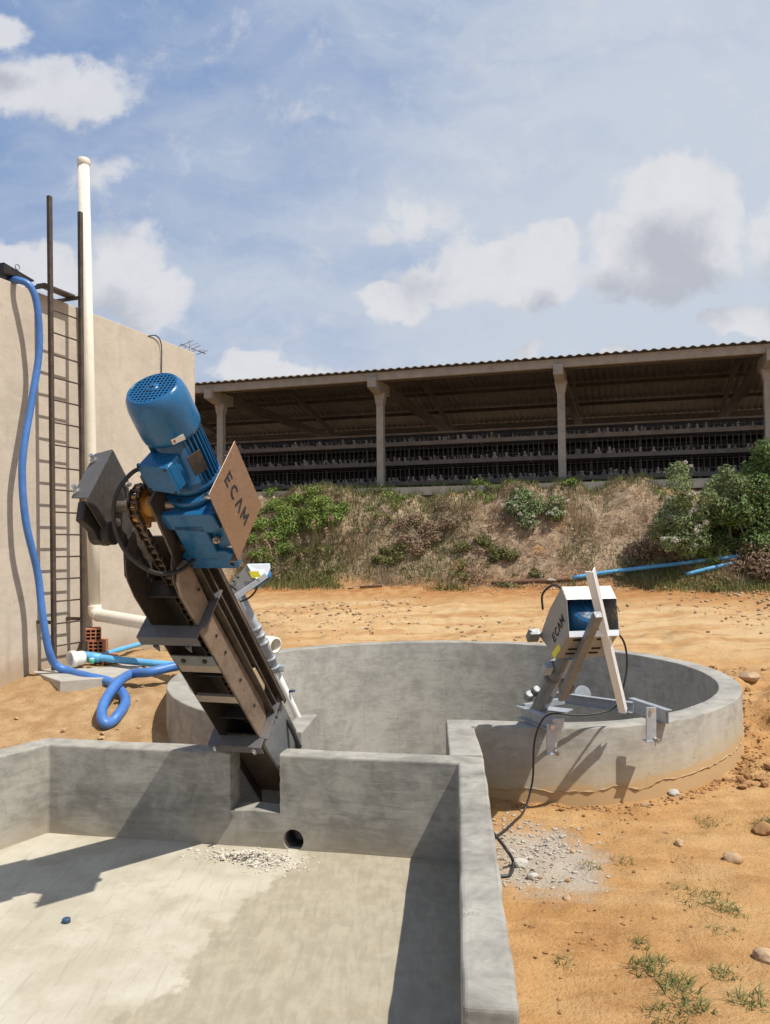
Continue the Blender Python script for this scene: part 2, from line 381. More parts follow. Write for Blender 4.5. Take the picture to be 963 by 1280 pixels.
def nrm(v):
    v = np.asarray(v, float); return v / np.linalg.norm(v)
class MB:
    def __init__(s): s.v = []; s.f = []; s.sm = []
    def add(s, vs, fs, smooth=False):
        o = len(s.v); s.v += [np.asarray(k, float) for k in vs]
        for f in fs: s.f.append([o + i for i in f]); s.sm.append(smooth)
        return s
    def box(s, c, ex, ey, ez):
        """centre and three half-extent vectors"""
        c, ex, ey, ez = (np.asarray(k, float) for k in (c, ex, ey, ez))
        vs = [c + a * ex + b * ey + d * ez for a in (-1, 1) for b in (-1, 1) for d in (-1, 1)]
        fs = [(0, 1, 3, 2), (4, 6, 7, 5), (0, 4, 5, 1), (2, 3, 7, 6), (0, 2, 6, 4), (1, 5, 7, 3)]
        return s.add(vs, fs)
    def bar(s, p, q, wx, side, wy):
        """rectangular bar from p to q; side is the direction of width wx"""
        p, q = np.asarray(p, float), np.asarray(q, float); d = nrm(q - p)
        a = np.asarray(side, float); a = nrm(a - d * np.dot(a, d)); b = np.cross(d, a)
        return s.box((p + q) / 2, (q - p) / 2, a * wx / 2, b * wy / 2)
    def prism(s, poly, vec):
        poly = [np.asarray(k, float) for k in poly]; vec = np.asarray(vec, float); n = len(poly)
        vs = poly + [k + vec for k in poly]
        fs = [tuple(range(n))[::-1], tuple(range(n, 2 * n))] + [(i, (i + 1) % n, n + (i + 1) % n, n + i) for i in range(n)]
        return s.add(vs, fs)
    def tube(s, pts, r, seg=12, caps=True, closed=False, smooth=True):
        pts = [np.asarray(k, float) for k in pts]; n = len(pts)
        rr = [r] * n if not hasattr(r, '__len__') else r
        T = []
        for i in range(n):
            a = pts[max(0, i - 1)]; b = pts[min(n - 1, i + 1)]
            if closed: a = pts[(i - 1) % n]; b = pts[(i + 1) % n]
            T.append(nrm(b - a))
        up = np.array([0, 0, 1.]) if abs(T[0][2]) < .9 else np.array([1., 0, 0])
        A = nrm(np.cross(T[0], up)); vs = []
        for i in range(n):
            A = A - T[i] * np.dot(A, T[i]); A = nrm(A); B_ = np.cross(T[i], A)
            for k in range(seg):
                th = 2 * math.pi * k / seg
                vs.append(pts[i] + rr[i] * (math.cos(th) * A + math.sin(th) * B_))
        fs = []
        for i in range(n if closed else n - 1):
            j = (i + 1) % n
            for k in range(seg):
                k2 = (k + 1) % seg
                fs.append((i * seg + k, i * seg + k2, j * seg + k2, j * seg + k))
        s.add(vs, fs, smooth)
        if caps and not closed:
            o = len(s.v) - len(vs)
            s.f.append([o + k for k in range(seg)][::-1]); s.sm.append(False)
            s.f.append([o + (n - 1) * seg + k for k in range(seg)]); s.sm.append(False)
        return s
    def lathe(s, p, axis, prof, seg=32, caps=True, smooth=True):
        """prof: list of (t along axis, radius)"""
        ax = nrm(axis); p = np.asarray(p, float)
        up = np.array([0, 0, 1.]) if abs(ax[2]) < .9 else np.array([1., 0, 0])
        A = nrm(np.cross(ax, up)); B_ = np.cross(ax, A); vs = []; fs = []
        for (t_, r) in prof:
            for k in range(seg):
                th = 2 * math.pi * k / seg; vs.append(p + ax * t_ + r * (math.cos(th) * A + math.sin(th) * B_))
        for i in range(len(prof) - 1):
            for k in range(seg):
                k2 = (k + 1) % seg
                fs.append((i * seg + k, i * seg + k2, (i + 1) * seg + k2, (i + 1) * seg + k))
        s.add(vs, fs, smooth)
        if caps:
            o = len(s.v) - len(vs); m = len(prof) - 1
            s.f.append([o + k for k in range(seg)][::-1]); s.sm.append(False)
            s.f.append([o + m * seg + k for k in range(seg)]); s.sm.append(False)
        return s
    def build(s, name, mat, parent=None, bevel=0., base=None, segs=2):
        b = BASE[parent.name] if parent is not None else (np.mean(s.v, axis=0) * 0 if base is None else np.asarray(base, float))
        bm = bmesh.new()
        vs = [bm.verts.new([float(x) for x in (k - b)]) for k in s.v]
        for f, sm in zip(s.f, s.sm):
            try:
                fc = bm.faces.new([vs[i] for i in f]); fc.smooth = sm
            except ValueError:
                pass
        bmesh.ops.recalc_face_normals(bm, faces=bm.faces)
        if bevel > 0:
            ed = [e for e in bm.edges if len(e.link_faces) == 2 and e.calc_face_angle(0) > R(35)]
            bmesh.ops.bevel(bm, geom=ed, offset=bevel, segments=segs, affect='EDGES', profile=.5, clamp_overlap=True)
        me = bpy.data.meshes.new(name); bm.to_mesh(me); bm.free()
        return link(name, me, mat, parent, b)

def spline(pts, n=8):
    """Catmull-Rom through 3-D points"""
    P = [np.asarray(k, float) for k in pts]; P = [2 * P[0] - P[1]] + P + [2 * P[-1] - P[-2]]; out = []
    for i in range(1, len(P) - 2):
        for k in range(n):
            t_ = k / n
            out.append(.5 * (2 * P[i] + (P[i + 1] - P[i - 1]) * t_ + (2 * P[i - 1] - 5 * P[i] + 4 * P[i + 1] - P[i + 2]) * t_ ** 2 + (3 * P[i] - P[i - 1] - 3 * P[i + 1] + P[i + 2]) * t_ ** 3))
    out.append(P[-2]); return out

def lettering(txt, org, ex, ey, size, mat, parent, depth=.002, spacing=1.0, bold=.02):
    """block letters built from strokes: ex reading direction, ey up"""
    ex, ey = nrm(ex), nrm(ey); ez = nrm(np.cross(ex, ey)); org = np.asarray(org, float); th = .17
    glyph = {'E': [[(.08, 0), (.08, 1)], [(.0, .085), (.62, .085)], [(.0, .5), (.52, .5)], [(.0, .915), (.62, .915)]],
             'C': [[(.42 + .37 * math.cos(R(k)), .5 + .42 * math.sin(R(k))) for k in range(52, 310, 14)]],
             'A': [[(.07, 0), (.39, .97)], [(.71, 0), (.39, .97)]],
             'M': [[(.09, 0), (.12, 1)], [(.12, .95), (.45, .28)], [(.45, .28), (.78, .95)], [(.78, 1), (.81, 0)]]}
    adv = .93 * spacing; mb = MB(); n = len(txt); q = 0
    for i, ch in enumerate(txt):
        x0 = (i - (n - 1) / 2) * adv - .40
        for st in glyph[ch]:
            for (xa, ya), (xb, yb) in zip(st[:-1], st[1:]):
                pa = org + size * (ex * (x0 + xa) + ey * (ya - .5)) + ez * q * .00004; pb_ = org + size * (ex * (x0 + xb) + ey * (yb - .5)) + ez * q * .00004; q += 1
                dd = nrm(pb_ - pa); ext = .01 * size if ch != 'C' else .03 * size
                mb.bar(pa - dd * ext, pb_ + dd * ext, th * size, np.cross(ez, dd), depth * 2)
    return mb.build('lettering', mat, parent)

def bool_cut(o, mb):
    c = mb.build('cutter', 'black_void'); m = o.modifiers.new('b', 'BOOLEAN'); m.object = c; m.operation = 'DIFFERENCE'; m.solver = 'EXACT'
    bpy.context.view_layer.update(); dg = bpy.context.evaluated_depsgraph_get()
    me = bpy.data.meshes.new_from_object(o.evaluated_get(dg)); o.modifiers.clear(); o.data = me
    bpy.data.objects.remove(c)

# ------------------------------------------------------------------ noise for heightfields
def vnoise(x, y, seed=0):
    xi = np.floor(x).astype(int); yi = np.floor(y).astype(int); xf = x - xi; yf = y - yi
    def h(a, b):
        n = (a * 374761393 + b * 668265263 + seed * 1442695041) & 0x7fffffff
        n = ((n ^ (n >> 13)) * 1274126177) & 0x7fffffff
        return ((n ^ (n >> 16)) & 0xffff) / 65535.0
    u = xf * xf * (3 - 2 * xf); v = yf * yf * (3 - 2 * yf)
    return (h(xi, yi) * (1 - u) + h(xi + 1, yi) * u) * (1 - v) + (h(xi, yi + 1) * (1 - u) + h(xi + 1, yi + 1) * u) * v - .5
def fbm(x, y, s, oct=4, seed=0):
    a = 1.; t_ = 0
    for k in range(oct): t_ = t_ + a * vnoise(x * s, y * s, seed + k); a *= .5; s *= 2.03
    return t_
def ss(x, a, b):
    t_ = np.clip((x - a) / (b - a), 0, 1); return t_ * t_ * (3 - 2 * t_)

# ------------------------------------------------------------------ layout constants
RIM = .63; FLOOR = -.03
TC = np.array([.70, 9.40]); TR = 3.15; TT = .225
def tank_r(th):
    d = (math.degrees(th) - 269 + 180) % 360 - 180
    return TR - .36 * math.exp(-(d / 17.) ** 2)
A_in, A_near = np.array([.482, 5.50]), np.array([.233, 2.62])        # right wall, inner edge
B_out, B_near = np.array([.673, 5.64]), np.array([.413, 2.60])      # right wall, outer edge
C_in = np.array([-2.557, 6.112])                                    # far left inner corner
ub = nrm(C_in - A_in); nb = np.array([-ub[1], ub[0]]); nb = nb if nb[1] > 0 else -nb   # along / outward of the back wall
ul = np.array([-.52, -.855]); nl = np.array([-.855, .52])           # along / outward of the left wall
WT = .19
# outer corner of back and left walls
def isect(p, d, q, e):
    m = np.array([[d[0], -e[0]], [d[1], -e[1]]]); s = np.linalg.solve(m, q - p); return p + d * s[0]
C_out = isect(A_in + nb * WT, ub, C_in + nl * WT, ul)
L_in = C_in + ul * 5.2; L_out = C_out + ul * 5.2
SV = np.array([-.959, .284]); NV = np.array([.284, .959])           # shed: along / away

def hgt(x, y, detail=True):
    x = np.asarray(x, float); y = np.asarray(y, float)
    v = x * NV[0] + y * NV[1]
    left = .06 + .49 * ss(y, 7.3, 10.1) + .05 * np.maximum(y - 10, 0)
    right = .02 + .50 * ss(y - .25 * np.maximum(x - 3.6, 0), 7.3, 9.6)
    g = left + (right - left) * ss(x, -1.0, .6)
    far = .58 + .17 * (v - 12.3)
    g = g + (far - g) * ss(v, 9.8, 12.6)
    g = np.where(v > 16.2, 1.243 + .05 * (v - 16.2), g)
    top = 3.48
    wig = .5 * fbm(x, y, .45, 3, 5)
    b = ss(v + wig, 16.15, 18.9)
    g = g + (top - g) * b * (v > 15.5)
    if detail:
        g = g + .05 * fbm(x, y, 1.3, 4, 1) * (v < 30) + .036 * fbm(x, y, 6, 4, 2) * (v < 15)
        for vr in (13.5, 15.0): g = g - .05 * np.exp(-((v + .25 * fbm(x, y, .3, 2, 77) - vr) / .14) ** 2) * (v > 12.7)
        g = g + .46 * fbm(x, y, 1.9, 5, 9) * b * (1 - ss(v, 18.4, 19.2))
        rough = ss(x, 2.9, 3.6) * ss(y, 7.0, 7.6) * (1 - ss(y, 9.6, 10.6)) * (x < 6.5)
        g = g + .34 * np.maximum(fbm(x, y, 2.3, 4, 3), -.12) * rough
    return g

def inside_poly(x, y, poly):
    ins = np.zeros(x.shape, bool); n = len(poly)
    for i in range(n):
        x1, y1 = poly[i]; x2, y2 = poly[(i + 1) % n]
        c = ((y1 > y) != (y2 > y)) & (x < (x2 - x1) * (y - y1) / (y2 - y1 + 1e-12) + x1); ins ^= c
    return ins

def gh(px, py):
    """where the ray through that point of the photograph meets the ground"""
    d = ray(px, py); t_ = np.arange(2.5, 40, .02); p = CAM[None] + d[None] * (t_ / d[1])[:, None]
    b = p[:, 2] < hgt(p[:, 0], p[:, 1]); i = b.argmax() if b.any() else len(t_) - 1
    q = p[i].copy(); q[2] = float(hgt(q[0], q[1])); return q

def build_ground():
    xs = np.concatenate([[-900, -300, -100, -50, -30, -20], np.arange(-14, -5, .14), np.arange(-5, 5, .045), np.arange(5, 14, .14), [18, 30, 50, 100, 300, 900]])
    ys = np.concatenate([[-60, -20, -5, 0, 1, 2], np.arange(2.5, 13, .045), np.arange(13, 23, .075), np.arange(23, 34, .6), [40, 60, 100, 200, 500, 1500]])
    X, Y = np.meshgrid(xs, ys); Z = hgt(X, Y)
    mid = lambda a, b: (a + b) / 2
    m_right = mid(A_in, B_out); m_near = mid(A_near, B_near) 
    c_mid = mid(C_in, C_out); 
    basin = [m_right, c_mid, mid(L_in, L_out) + ul * 3, (-3, -4), (.0, -4), m_near + np.array([-.05, -.6])]
    chan = [(-1.35, 5.84), (.58, 5.5), (.6, 6.85), (-.72, 7.0), (-.75, 6.55), (-1.35, 6.45)]
    hole = inside_poly(X, Y, basin); Z = np.where(hole, -.35, Z)
    th = np.arctan2(Y - TC[1], X - TC[0]); dd = (np.degrees(th) - 269 + 180) % 360 - 180
    rr = TR - .36 * np.exp(-(dd / 17.) ** 2) - TT * .5
    Z = np.where((np.hypot(X - TC[0], Y - TC[1]) < rr) | inside_poly(X, Y, chan), -2.2, Z)
    nx, ny = len(xs), len(ys)
    V = np.stack([X, Y, Z], -1).reshape(-1, 3)
    i = (np.arange(ny - 1)[:, None] * nx + np.arange(nx - 1)[None]).ravel()
    F = np.stack([i, i + 1, i + nx + 1, i + nx], 1)
    g = rawmesh('ground', V, F, 'orange_earth', smooth=True); tag(g, kind='structure')
build_ground()

# ------------------------------------------------------------------ concrete basin in front
def jitter_line(p, q, step=.16, amp=.005, seed=0):
    p, q = np.asarray(p, float), np.asarray(q, float); n = max(1, int(np.linalg.norm(q - p) / step)); d = nrm(q - p); m = np.array([-d[1], d[0]])
    return [p + (q - p) * k / n + (m * amp * 2 * mnoise.noise((k * .61 + seed, seed * 3.3, 0)) if k else 0) for k in range(n)]
def outline(poly, step=.16, amp=.005):
    out = []
    for i in range(len(poly)): out += jitter_line(poly[i], poly[(i + 1) % len(poly)], step, amp, i + 1)
    return out
def wall_prism(poly, z0, z1, amp=.005):
    mb = MB(); mb.prism([(*k, z0) for k in outline(poly, amp=amp)], (0, 0, z1 - z0)); return mb
def wavy(o, amp=.004):
    for v in o.data.vertices:
        k = mnoise.noise(v.co * 2.3) * amp + mnoise.noise(v.co * 9) * amp * .5; v.co.z += k

bx = lambda px: (lambda p: p[:2])(onpl(px, 960, (*A_in, 0), np.array([*nb, 0])))   # photo column -> point on the inner back wall line
N1, N2 = bx(288), bx(350)
bas = thing('concrete_basin', 'open grey concrete basin with a pale dusty floor and a notch in its far wall', 'basin', (-1.2, 4.6, FLOOR))
l = wall_prism([L_in, C_in, A_in, A_near, B_near, B_out, A_in + nb * WT, C_out, L_out], -.4, RIM).build('wall', 'concrete_wall', bas, .018, segs=3); wavy(l)
hp = onpl(367, 1066, (*A_in, 0), np.array([*nb, 0])); hp[2] = FLOOR + .066
rgn = random.Random(5)
cut = [np.array([*(N1 - nb * .1), .215]), np.array([*(N2 - nb * .1), .235])]
zz = [(.215 + .0346 * k, .007 * mnoise.noise((k * .8, 3, 1))) for k in range(14)]
left = [np.array([*(N1 - nb * .1 + ub * o_ ), z_]) for z_, o_ in zz]; right = [np.array([*(N2 - nb * .1 + ub * o_ * -1.4), z_]) for z_, o_ in zz[::-1]]
bool_cut(l, MB().prism(left + right + [np.array([*((N1 + N2) / 2 - nb * .1), .225])], np.array([*nb, 0]) * .5))
bool_cut(l, MB().lathe(hp - np.array([*nb, 0]) * .1, (*nb, 0), [(0, .076), (.5, .076)], 28))
MB().lathe(hp + np.array([*nb, 0]) * .06, (*nb, 0), [(0, .075), (0, .066), (.3, .066), (.3, .075)], 28, caps=False).build('drain_pipe', 'black_rubber', bas)
fpoly = [A_in + nb * .1 + (.1, 0), C_in + nb * .1 + nl * .1, L_in + nl * .1 + ul * 2, np.array([-3.0, -2.]), np.array([.2, -2.]), (A_near + B_near) / 2 + (0, -.5), (A_near + B_near) / 2]
f = MB(); f.prism([(*k, FLOOR - .12) for k in fpoly], (0, 0, .12)); f.build('floor', 'basin_floor_concrete', bas)

# ------------------------------------------------------------------ round tank behind
tank = thing('round_tank', 'round grey concrete tank, orange mud splashed round its foot, behind the basin', 'tank', (TC[0], TC[1], 0))
ring_o, ring_i = [], []
for k in range(0, 181):
    th = R(-91 + (239 + 91) * k / 180); ro = tank_r(th); w = .004 * mnoise.noise((k * .23, 1, 2))
    ring_o.append(TC + (ro + w) * np.array([math.cos(th), math.sin(th)])); ring_i.append(TC + (ro - TT + w) * np.array([math.cos(th), math.sin(th)]))
mb = MB(); vs = []; fs = []; n = len(ring_o)
for lst, zz in ((ring_o, -1.9), (ring_o, RIM), (ring_i, RIM), (ring_i, -1.9)):
    vs += [(*q, zz) for q in lst]
for k in range(n - 1):
    for a, b_ in ((0, 1), (1, 2), (2, 3)): fs.append((a * n + k, a * n + k + 1, b_ * n + k + 1, b_ * n + k))
fs += [(0, n, 2 * n, 3 * n), (n - 1, 4 * n - 1, 3 * n - 1, 2 * n - 1)]
mb.add(vs, fs, True)
o = mb.build('wall', 'tank_concrete', tank, .016, segs=3); wavy(o, .006)
o.data.polygons.foreach_set('use_smooth', [False] * len(o.data.polygons)); o.data.shade_smooth() if hasattr(o.data, 'shade_smooth') else None
try: o.data.set_sharp_from_angle(angle=R(40))
except Exception: pass
# the two walls of the channel between tank and basin
wall_prism([(.435, 5.70), (.492, 6.66), (.498, 6.84), (.700, 6.84), (.708, 6.60), (.676, 5.70)], -1.9, RIM + .003, .003).build('channel_wall', 'tank_concrete', tank, .016, segs=3)
wall_prism([(-.61, 7.10), (-.675, 6.45), (-.93, 6.47), (-.90, 6.66), (-.80, 6.82), (-.80, 7.06)], -1.9, RIM + .003, .003).build('channel_wall', 'tank_concrete', tank, .016, segs=3)
q = MB(); q.lathe((TC[0], TC[1], -1.95), (0, 0, 1), [(0, 3.0), (.1, 3.0)], 48); q.build('floor', 'slab_concrete', tank)
mb = MB(); mb.box((-1.03, 6.52, -.72), (.42, 0, 0), (0, .07, 0), (0, 0, 1.13)); mb.build('channel_wall', 'slab_concrete', tank)
# ragged lip of mortar squeezed out along the foot of the tank wall
mb = MB(); pts = []; rr = []
for k in range(120):
    th = R(-88 + 88 * k / 119); ro = tank_r(th) + .004; px_, py_ = TC + ro * np.array([math.cos(th), math.sin(th)])
    pts.append((px_, py_, .13 + .10 * ss(np.array(k / 119.), 0.1, 1.0) + .035 * mnoise.noise((k * .17, 5, 1)) + .012 * mnoise.noise((k * .9, 3, 1)))); rr.append(max(.001, .004 + .016 * mnoise.noise((k * .6, 2, 8))))
mb.tube(pts, rr, 7); mb.build('mortar_lip', 'tank_concrete', tank)

# ------------------------------------------------------------------ tall plastered wall (end of a building) at the left
wp = np.array([-4., 11., 0]); wd = np.array([.355, .935, 0]); wn = np.array([.935, -.355, 0])
WTOP = 5.36
bld = thing('plastered_building', 'tall beige plastered building wall on the left with no windows', 'building', wp + wd * 0 + np.array([-2, 0, .4]))
p0, p1 = wp - wd * 7.5, wp + wd * 2.4
mb = MB(); mb.prism([p0 + (0, 0, 0), p1, p1 - wn * .2, p0 - wn * .2], (0, 0, WTOP)); mb.build('wall', 'plaster_block', bld, .012)
mb = MB(); mb.prism([p1 - wn * .203 - wd * .002, p1 - wn * 6 - wd * .002, p1 - wn * 6 - wd * .2, p1 - wn * .203 - wd * .2], (0, 0, WTOP - .02)); mb.build('wall', 'plaster_block', bld)
mb = MB(); mb.prism([p0 - wn * .205 + (0, 0, WTOP - .5), p1 - wn * .205 - wd * .21 + (0, 0, WTOP - .5), p1 - wn * 6 - wd * .21 + (0, 0, WTOP - .3), p0 - wn * 6 + (0, 0, WTOP - .3)], (0, 0, .05)); mb.build('roof', 'fibre_sheet', bld)

def lad(px, py, e): return onpl(px, py, wp + e * wn, wn)
# dark lid and fibre sheet lying on the wall top
t_ = thing('fibre_sheet', 'grey roofing sheet lying on the beige wall top at the upper left corner', 'roof sheet', lad(0, 343, 0))
mb = MB(); a = lad(-60, 322, -.05); b_ = lad(6, 341, -.05); mb.prism([a, b_, b_ - wn * .8 + (0, 0, .1), a - wn * .8 + (0, 0, .1)], (0, 0, .055)); mb.build('sheet', 'fibre_sheet', t_)
t_ = thing('black_hatch', 'black hatch cover on the wall top beside the blue hose', 'hatch', lad(22, 345, 0))
mb = MB(); a = lad(5, 341, .03); b_ = lad(43, 352, .03); mb.prism([a, b_, b_ + (0, 0, .02), b_ - wn * .5 + (0, 0, .16), a - wn * .5 + (0, 0, .16), a + (0, 0, .09)][:3] + [a + (0, 0, .13)], -wn * .5); mb.build('cover', 'dark_steel', t_, .004)
mb = MB(); c_ = lad(22, 334, -.1); mb.tube([c_ + .035 * np.array([0, 0, 1]) * math.sin(k * .52) + .035 * wd * math.cos(k * .52) for k in range(12)], .006, 6, closed=True); mb.build('ring_handle', 'antenna_metal', t_)

# ------------------------------------------------------------------ ladder
E = .26
ladder = thing('wall_ladder', 'rusty brown steel ladder standing off the beige wall', 'ladder', lad(85, 835, E))
Lb, Lt = lad(68, 838, E), lad(62, 245, E)
Rb, Rt = lad(104, 815, E), lad(100.5, 265, E)
for b_, t_ in ((Lb, Lt), (Rb, Rt)):
    MB().bar(b_, t_, .048, wn, .055).build('rail', 'ladder_rust', ladder, .005)
def on(b_, t_, z): return b_ + (t_ - b_) * (z - b_[2]) / (t_[2] - b_[2])
yy = 388
zs = []
while yy < 822:
    zs.append(lad(68, yy, E)[2]); yy += 28.0
for z in zs:
    MB().tube([on(Lb, Lt, z), on(Rb, Rt, z)], .0105, 8).build('rung', 'ladder_rust', ladder)
zt = lad(62, 356, E)[2]; zb = lad(68, 778, E)[2]
for z in (zt, zb):
    for b_, t_ in ((Lb, Lt), (Rb, Rt)):
        p = on(b_, t_, z); MB().bar(p - wn * .03, p - wn * (E if z == zb else E + .25), .04, (0, 0, 1), .04).build('wall_bracket', 'ladder_rust', ladder, .003)
MB().bar(on(Lb, Lt, zt) - wn * .16 + (0, 0, .03), on(Rb, Rt, zt) - wn * .16 + (0, 0, .03), .14, wn, .03).build('top_step', 'raw_steel', ladder, .003)

# ------------------------------------------------------------------ cream pvc pipe: riser, elbow, run into the tank
pb, pt_ = lad(118.5, 768, .13), lad(104.5, 206, .13)
pvc = thing('pvc_pipe', 'cream PVC riser pipe by the ladder with an elbow leading to the round tank', 'pipe', pb - np.array([0, 0, .7]))
e2 = at(345, 807, 8.7); dirp = nrm(e2 - pb)
el = [pb + (0, 0, .12), pb + (0, 0, .05) + dirp * .012, pb + dirp * .05 + (0, 0, .012), pb + dirp * .12]
MB().tube([pt_, on(pb, pt_, 4.2), on(pb, pt_, 2.5), pb + (0, 0, .13)], .076, 22).build('riser', 'pvc_cream', pvc)
MB().lathe(pt_ - (0, 0, .01), (0, 0, 1), [(0, .077), (.02, .088), (.075, .088), (.085, .083), (.085, .064), (.03, .064)], 24, caps=False).build('end_socket', 'pvc_cream', pvc)
MB().tube(spline(el, 5), .09, 22).build('elbow', 'pvc_cream', pvc)
mb = MB(); mb.tube([pb + dirp * .11, e2], .083, 22, caps=False); mb.lathe(e2, dirp, [(-.5, .0825), (0, .083), (0, .074), (-.5, .074)], 24, caps=False); mb.build('run', 'pvc_cream', pvc)
MB().lathe(e2 - dirp * .16, dirp, [(-.02, .083), (-.015, .092), (.158, .092), (.161, .075)], 24, caps=False).build('end_socket', 'pvc_cream', pvc)

# hollow bricks stacked under the elbow
def brick(center, ax, ay, name_label, up=(0, 0, 1)):
    t_ = thing('hollow_brick', name_label, 'brick', center, 'hollow bricks by the cream pipe')
    ax, ay, az = nrm(ax), nrm(ay), np.array(up, float); L, Wd, H = .30, .20, .155
    # six square cells through the length
    mb = MB(); c = np.asarray(center, float); th = .014
    for k in range(4): mb.box(c + az * (-H / 2 + th / 2 + k * (H - th) / 3), ax * L / 2, ay * Wd / 2, az * th / 2)
    for k in range(4): mb.box(c + ay * (-Wd / 2 + th / 2 + k * (Wd - th) / 3), ax * L / 2 * .998, ay * th / 2, az * H / 2 * .998)
    mb.box(c, ax * .03, ay * Wd / 2 * .99, az * H / 2 * .99)
    mb.build('shell', 'brick_red', t_)
bc = at(121, 812, 10.75); bz = float(hgt(bc[0], bc[1])) + .075
for k, (dx, ang, lb) in enumerate([(0, .2, 'red hollow brick at the bottom of the small stack beside the cream pipe'), (.02, .1, 'red hollow brick in the middle of the small stack beside the cream pipe'), (-.05, 1.75, 'dusty red hollow brick on top of the stack under the cream elbow')]):
    brick((bc[0] + dx, bc[1], bz + .157 * k), (math.sin(ang) * .3 + .1, -1, 0), (1, math.sin(ang) * .3 + .1, 0), lb)
brick((bc[0] + .2, bc[1] - .1, bz - .02), (.5, -1, 0), (1, .5, 0), 'red hollow brick lying on the ground to the right of the brick stack')

# ------------------------------------------------------------------ pad, cap, blue pipes and hose by the ladder
pad = MB(); pl = [onz(x, y, .55) for x, y in ((38, 842), (60, 832), (120, 812), (215, 818), (185, 835), (140, 850), (75, 855))]
pad.prism([(k[0], k[1], .40) for k in pl], (0, 0, .185)); tag(pad.build('concrete_pad', 'slab_concrete', None, .01), 'thin broken concrete pad at the foot of the ladder', 'slab')
c_ = at(97, 823, 10.25)
wc = thing('white_fitting', 'white plastic pipe cap lying on the pad by the ladder', 'pipe cap', c_)
ax = nrm((-.7, -.75, -.02))
MB().lathe(c_ - ax * .1, ax, [(0, .04), (.02, .085), (.05, .09), (.13, .09), (.135, .105), (.2, .105), (.2, .075), (.1, .07)], 24, caps=False).build('cap', 'pvc_white', wc)
MB().lathe(c_ - ax * .085, ax, [(0, .03), (.005, .08)], 20).build('end_disc', 'pvc_white', wc)
c_ = at(115, 829, 10.25)
gc = thing('green_cap', 'tiny green plastic bottle cap on the pad beside the white fitting', 'cap', c_)
MB().lathe(c_, (0, 0, 1), [(0, .034), (.055, .034), (.06, .03)], 16).build('side', 'green_plastic', gc); MB().lathe(c_ + (0, 0, .06), (0, 0, 1), [(0, .028), (.004, .026)], 16).build('top', 'pvc_white', gc)

z_ = .62
p1_ = spline([at(106, 820, 10.4), at(122, 822, 10.4), at(170, 827, 10.35), at(224, 832, 10.3), at(300, 838, 10.25)], 6)
bp = thing('light_blue_pipe', 'light blue pipe on the ground running from the white cap towards the tank', 'pipe', p1_[0])
MB().tube(p1_, .046, 14).build('pipe', 'pipe_lightblue', bp); MB().lathe(p1_[0], p1_[3] - p1_[0], [(-.01, .05), (.0, .062), (.2, .062), (.21, .048)], 18).build('socket', 'pipe_lightblue', bp)
p2_ = spline([at(112, 826, 10.4), at(140, 815, 10.8), at(175, 805, 11.5), at(207, 797, 12.1), at(300, 780, 13.4)], 6)
bp = thing('light_blue_pipe', 'thinner dusty light blue pipe slanting away behind the conveyor from the ladder pad', 'pipe', p2_[0])
MB().tube(p2_, .034, 12).build('pipe', 'pipe_lightblue', bp)

hose_pts = [lad(12, 352, -.15), lad(22, 350, .08), lad(38, 358, .22), lad(47, 385, .26), lad(49, 440, .24), lad(40, 500, .22), lad(30, 560, .22), lad(28, 600, .22), lad(33, 655, .24), lad(47, 715, .26), lad(53, 765, .30), lad(61, 812, .36)]
def gz(px, py, dz=.05): p = gh(px, py + 5); p[2] += dz; return p
hose_pts += [at(70, 831, 9.85), gz(88, 840), gz(110, 847), gz(137, 853), gz(152, 866), gz(157, 879), gz(149, 894), gz(140, 903), gz(131, 907, .06), gz(127, 900, .10), gz(132, 887, .14), gz(147, 868, .16), gz(164, 853, .14), at(188, 840, 9.4), at(224, 832, 9.6), at(270, 826, 9.8)]
hp_ = spline(hose_pts, 8)
tag(MB().tube(hp_, list(np.interp(np.arange(len(hp_)), [0, 85, 110, len(hp_)], [.042, .044, .057, .055])), 16).build('blue_hose', 'hose_blue', None), 'thick blue hose hanging down the beige wall and looping on the sand', 'hose')

# antenna and cable at the far end of the wall
an = thing('tv_antenna', 'thin rooftop television antenna past the end of the beige wall', 'antenna', at(240, 470, 13.6))
g0 = at(236, 432, 13.6)
MB().tube([at(243, 480, 13.6), at(237, 426, 13.6)], .012, 6).build('mast', 'antenna_metal', an)
MB().tube([at(226, 430, 13.5), at(257, 442, 13.8)], .010, 6).build('boom', 'antenna_metal', an)
for k in range(5):
    c_ = at(229 + 6 * k, 431 + 2.4 * k, 13.5 + .06 * k); vv = np.array([.12, .1, .1 - .02 * k]) if k % 2 else np.array([.16, -.1, .03])
    MB().tube([c_ - vv * (1.3 - .15 * k), c_ + vv * (1.3 - .15 * k)], .006, 5).build('element', 'antenna_metal', an)
tag(MB().tube(spline([lad(185, 420, .0), lad(196, 420, .03), lad(202, 432, .03), lad(202, 470, .02), lad(203, 520, .02), lad(206, 600, .02)], 6), .009, 6).build('wall_cable', 'black_rubber', None), 'thin dark cable drooping over the top of the beige wall', 'cable')
tag(MB().tube(spline([at(232, 445, 13.35), at(238, 470, 13.3), at(241, 500, 13.3), at(241, 560, 13.3)], 6), .011, 6).build('antenna_cable', 'hose_blue', None), 'thin blue cable hanging down the far corner of the beige wall', 'cable')

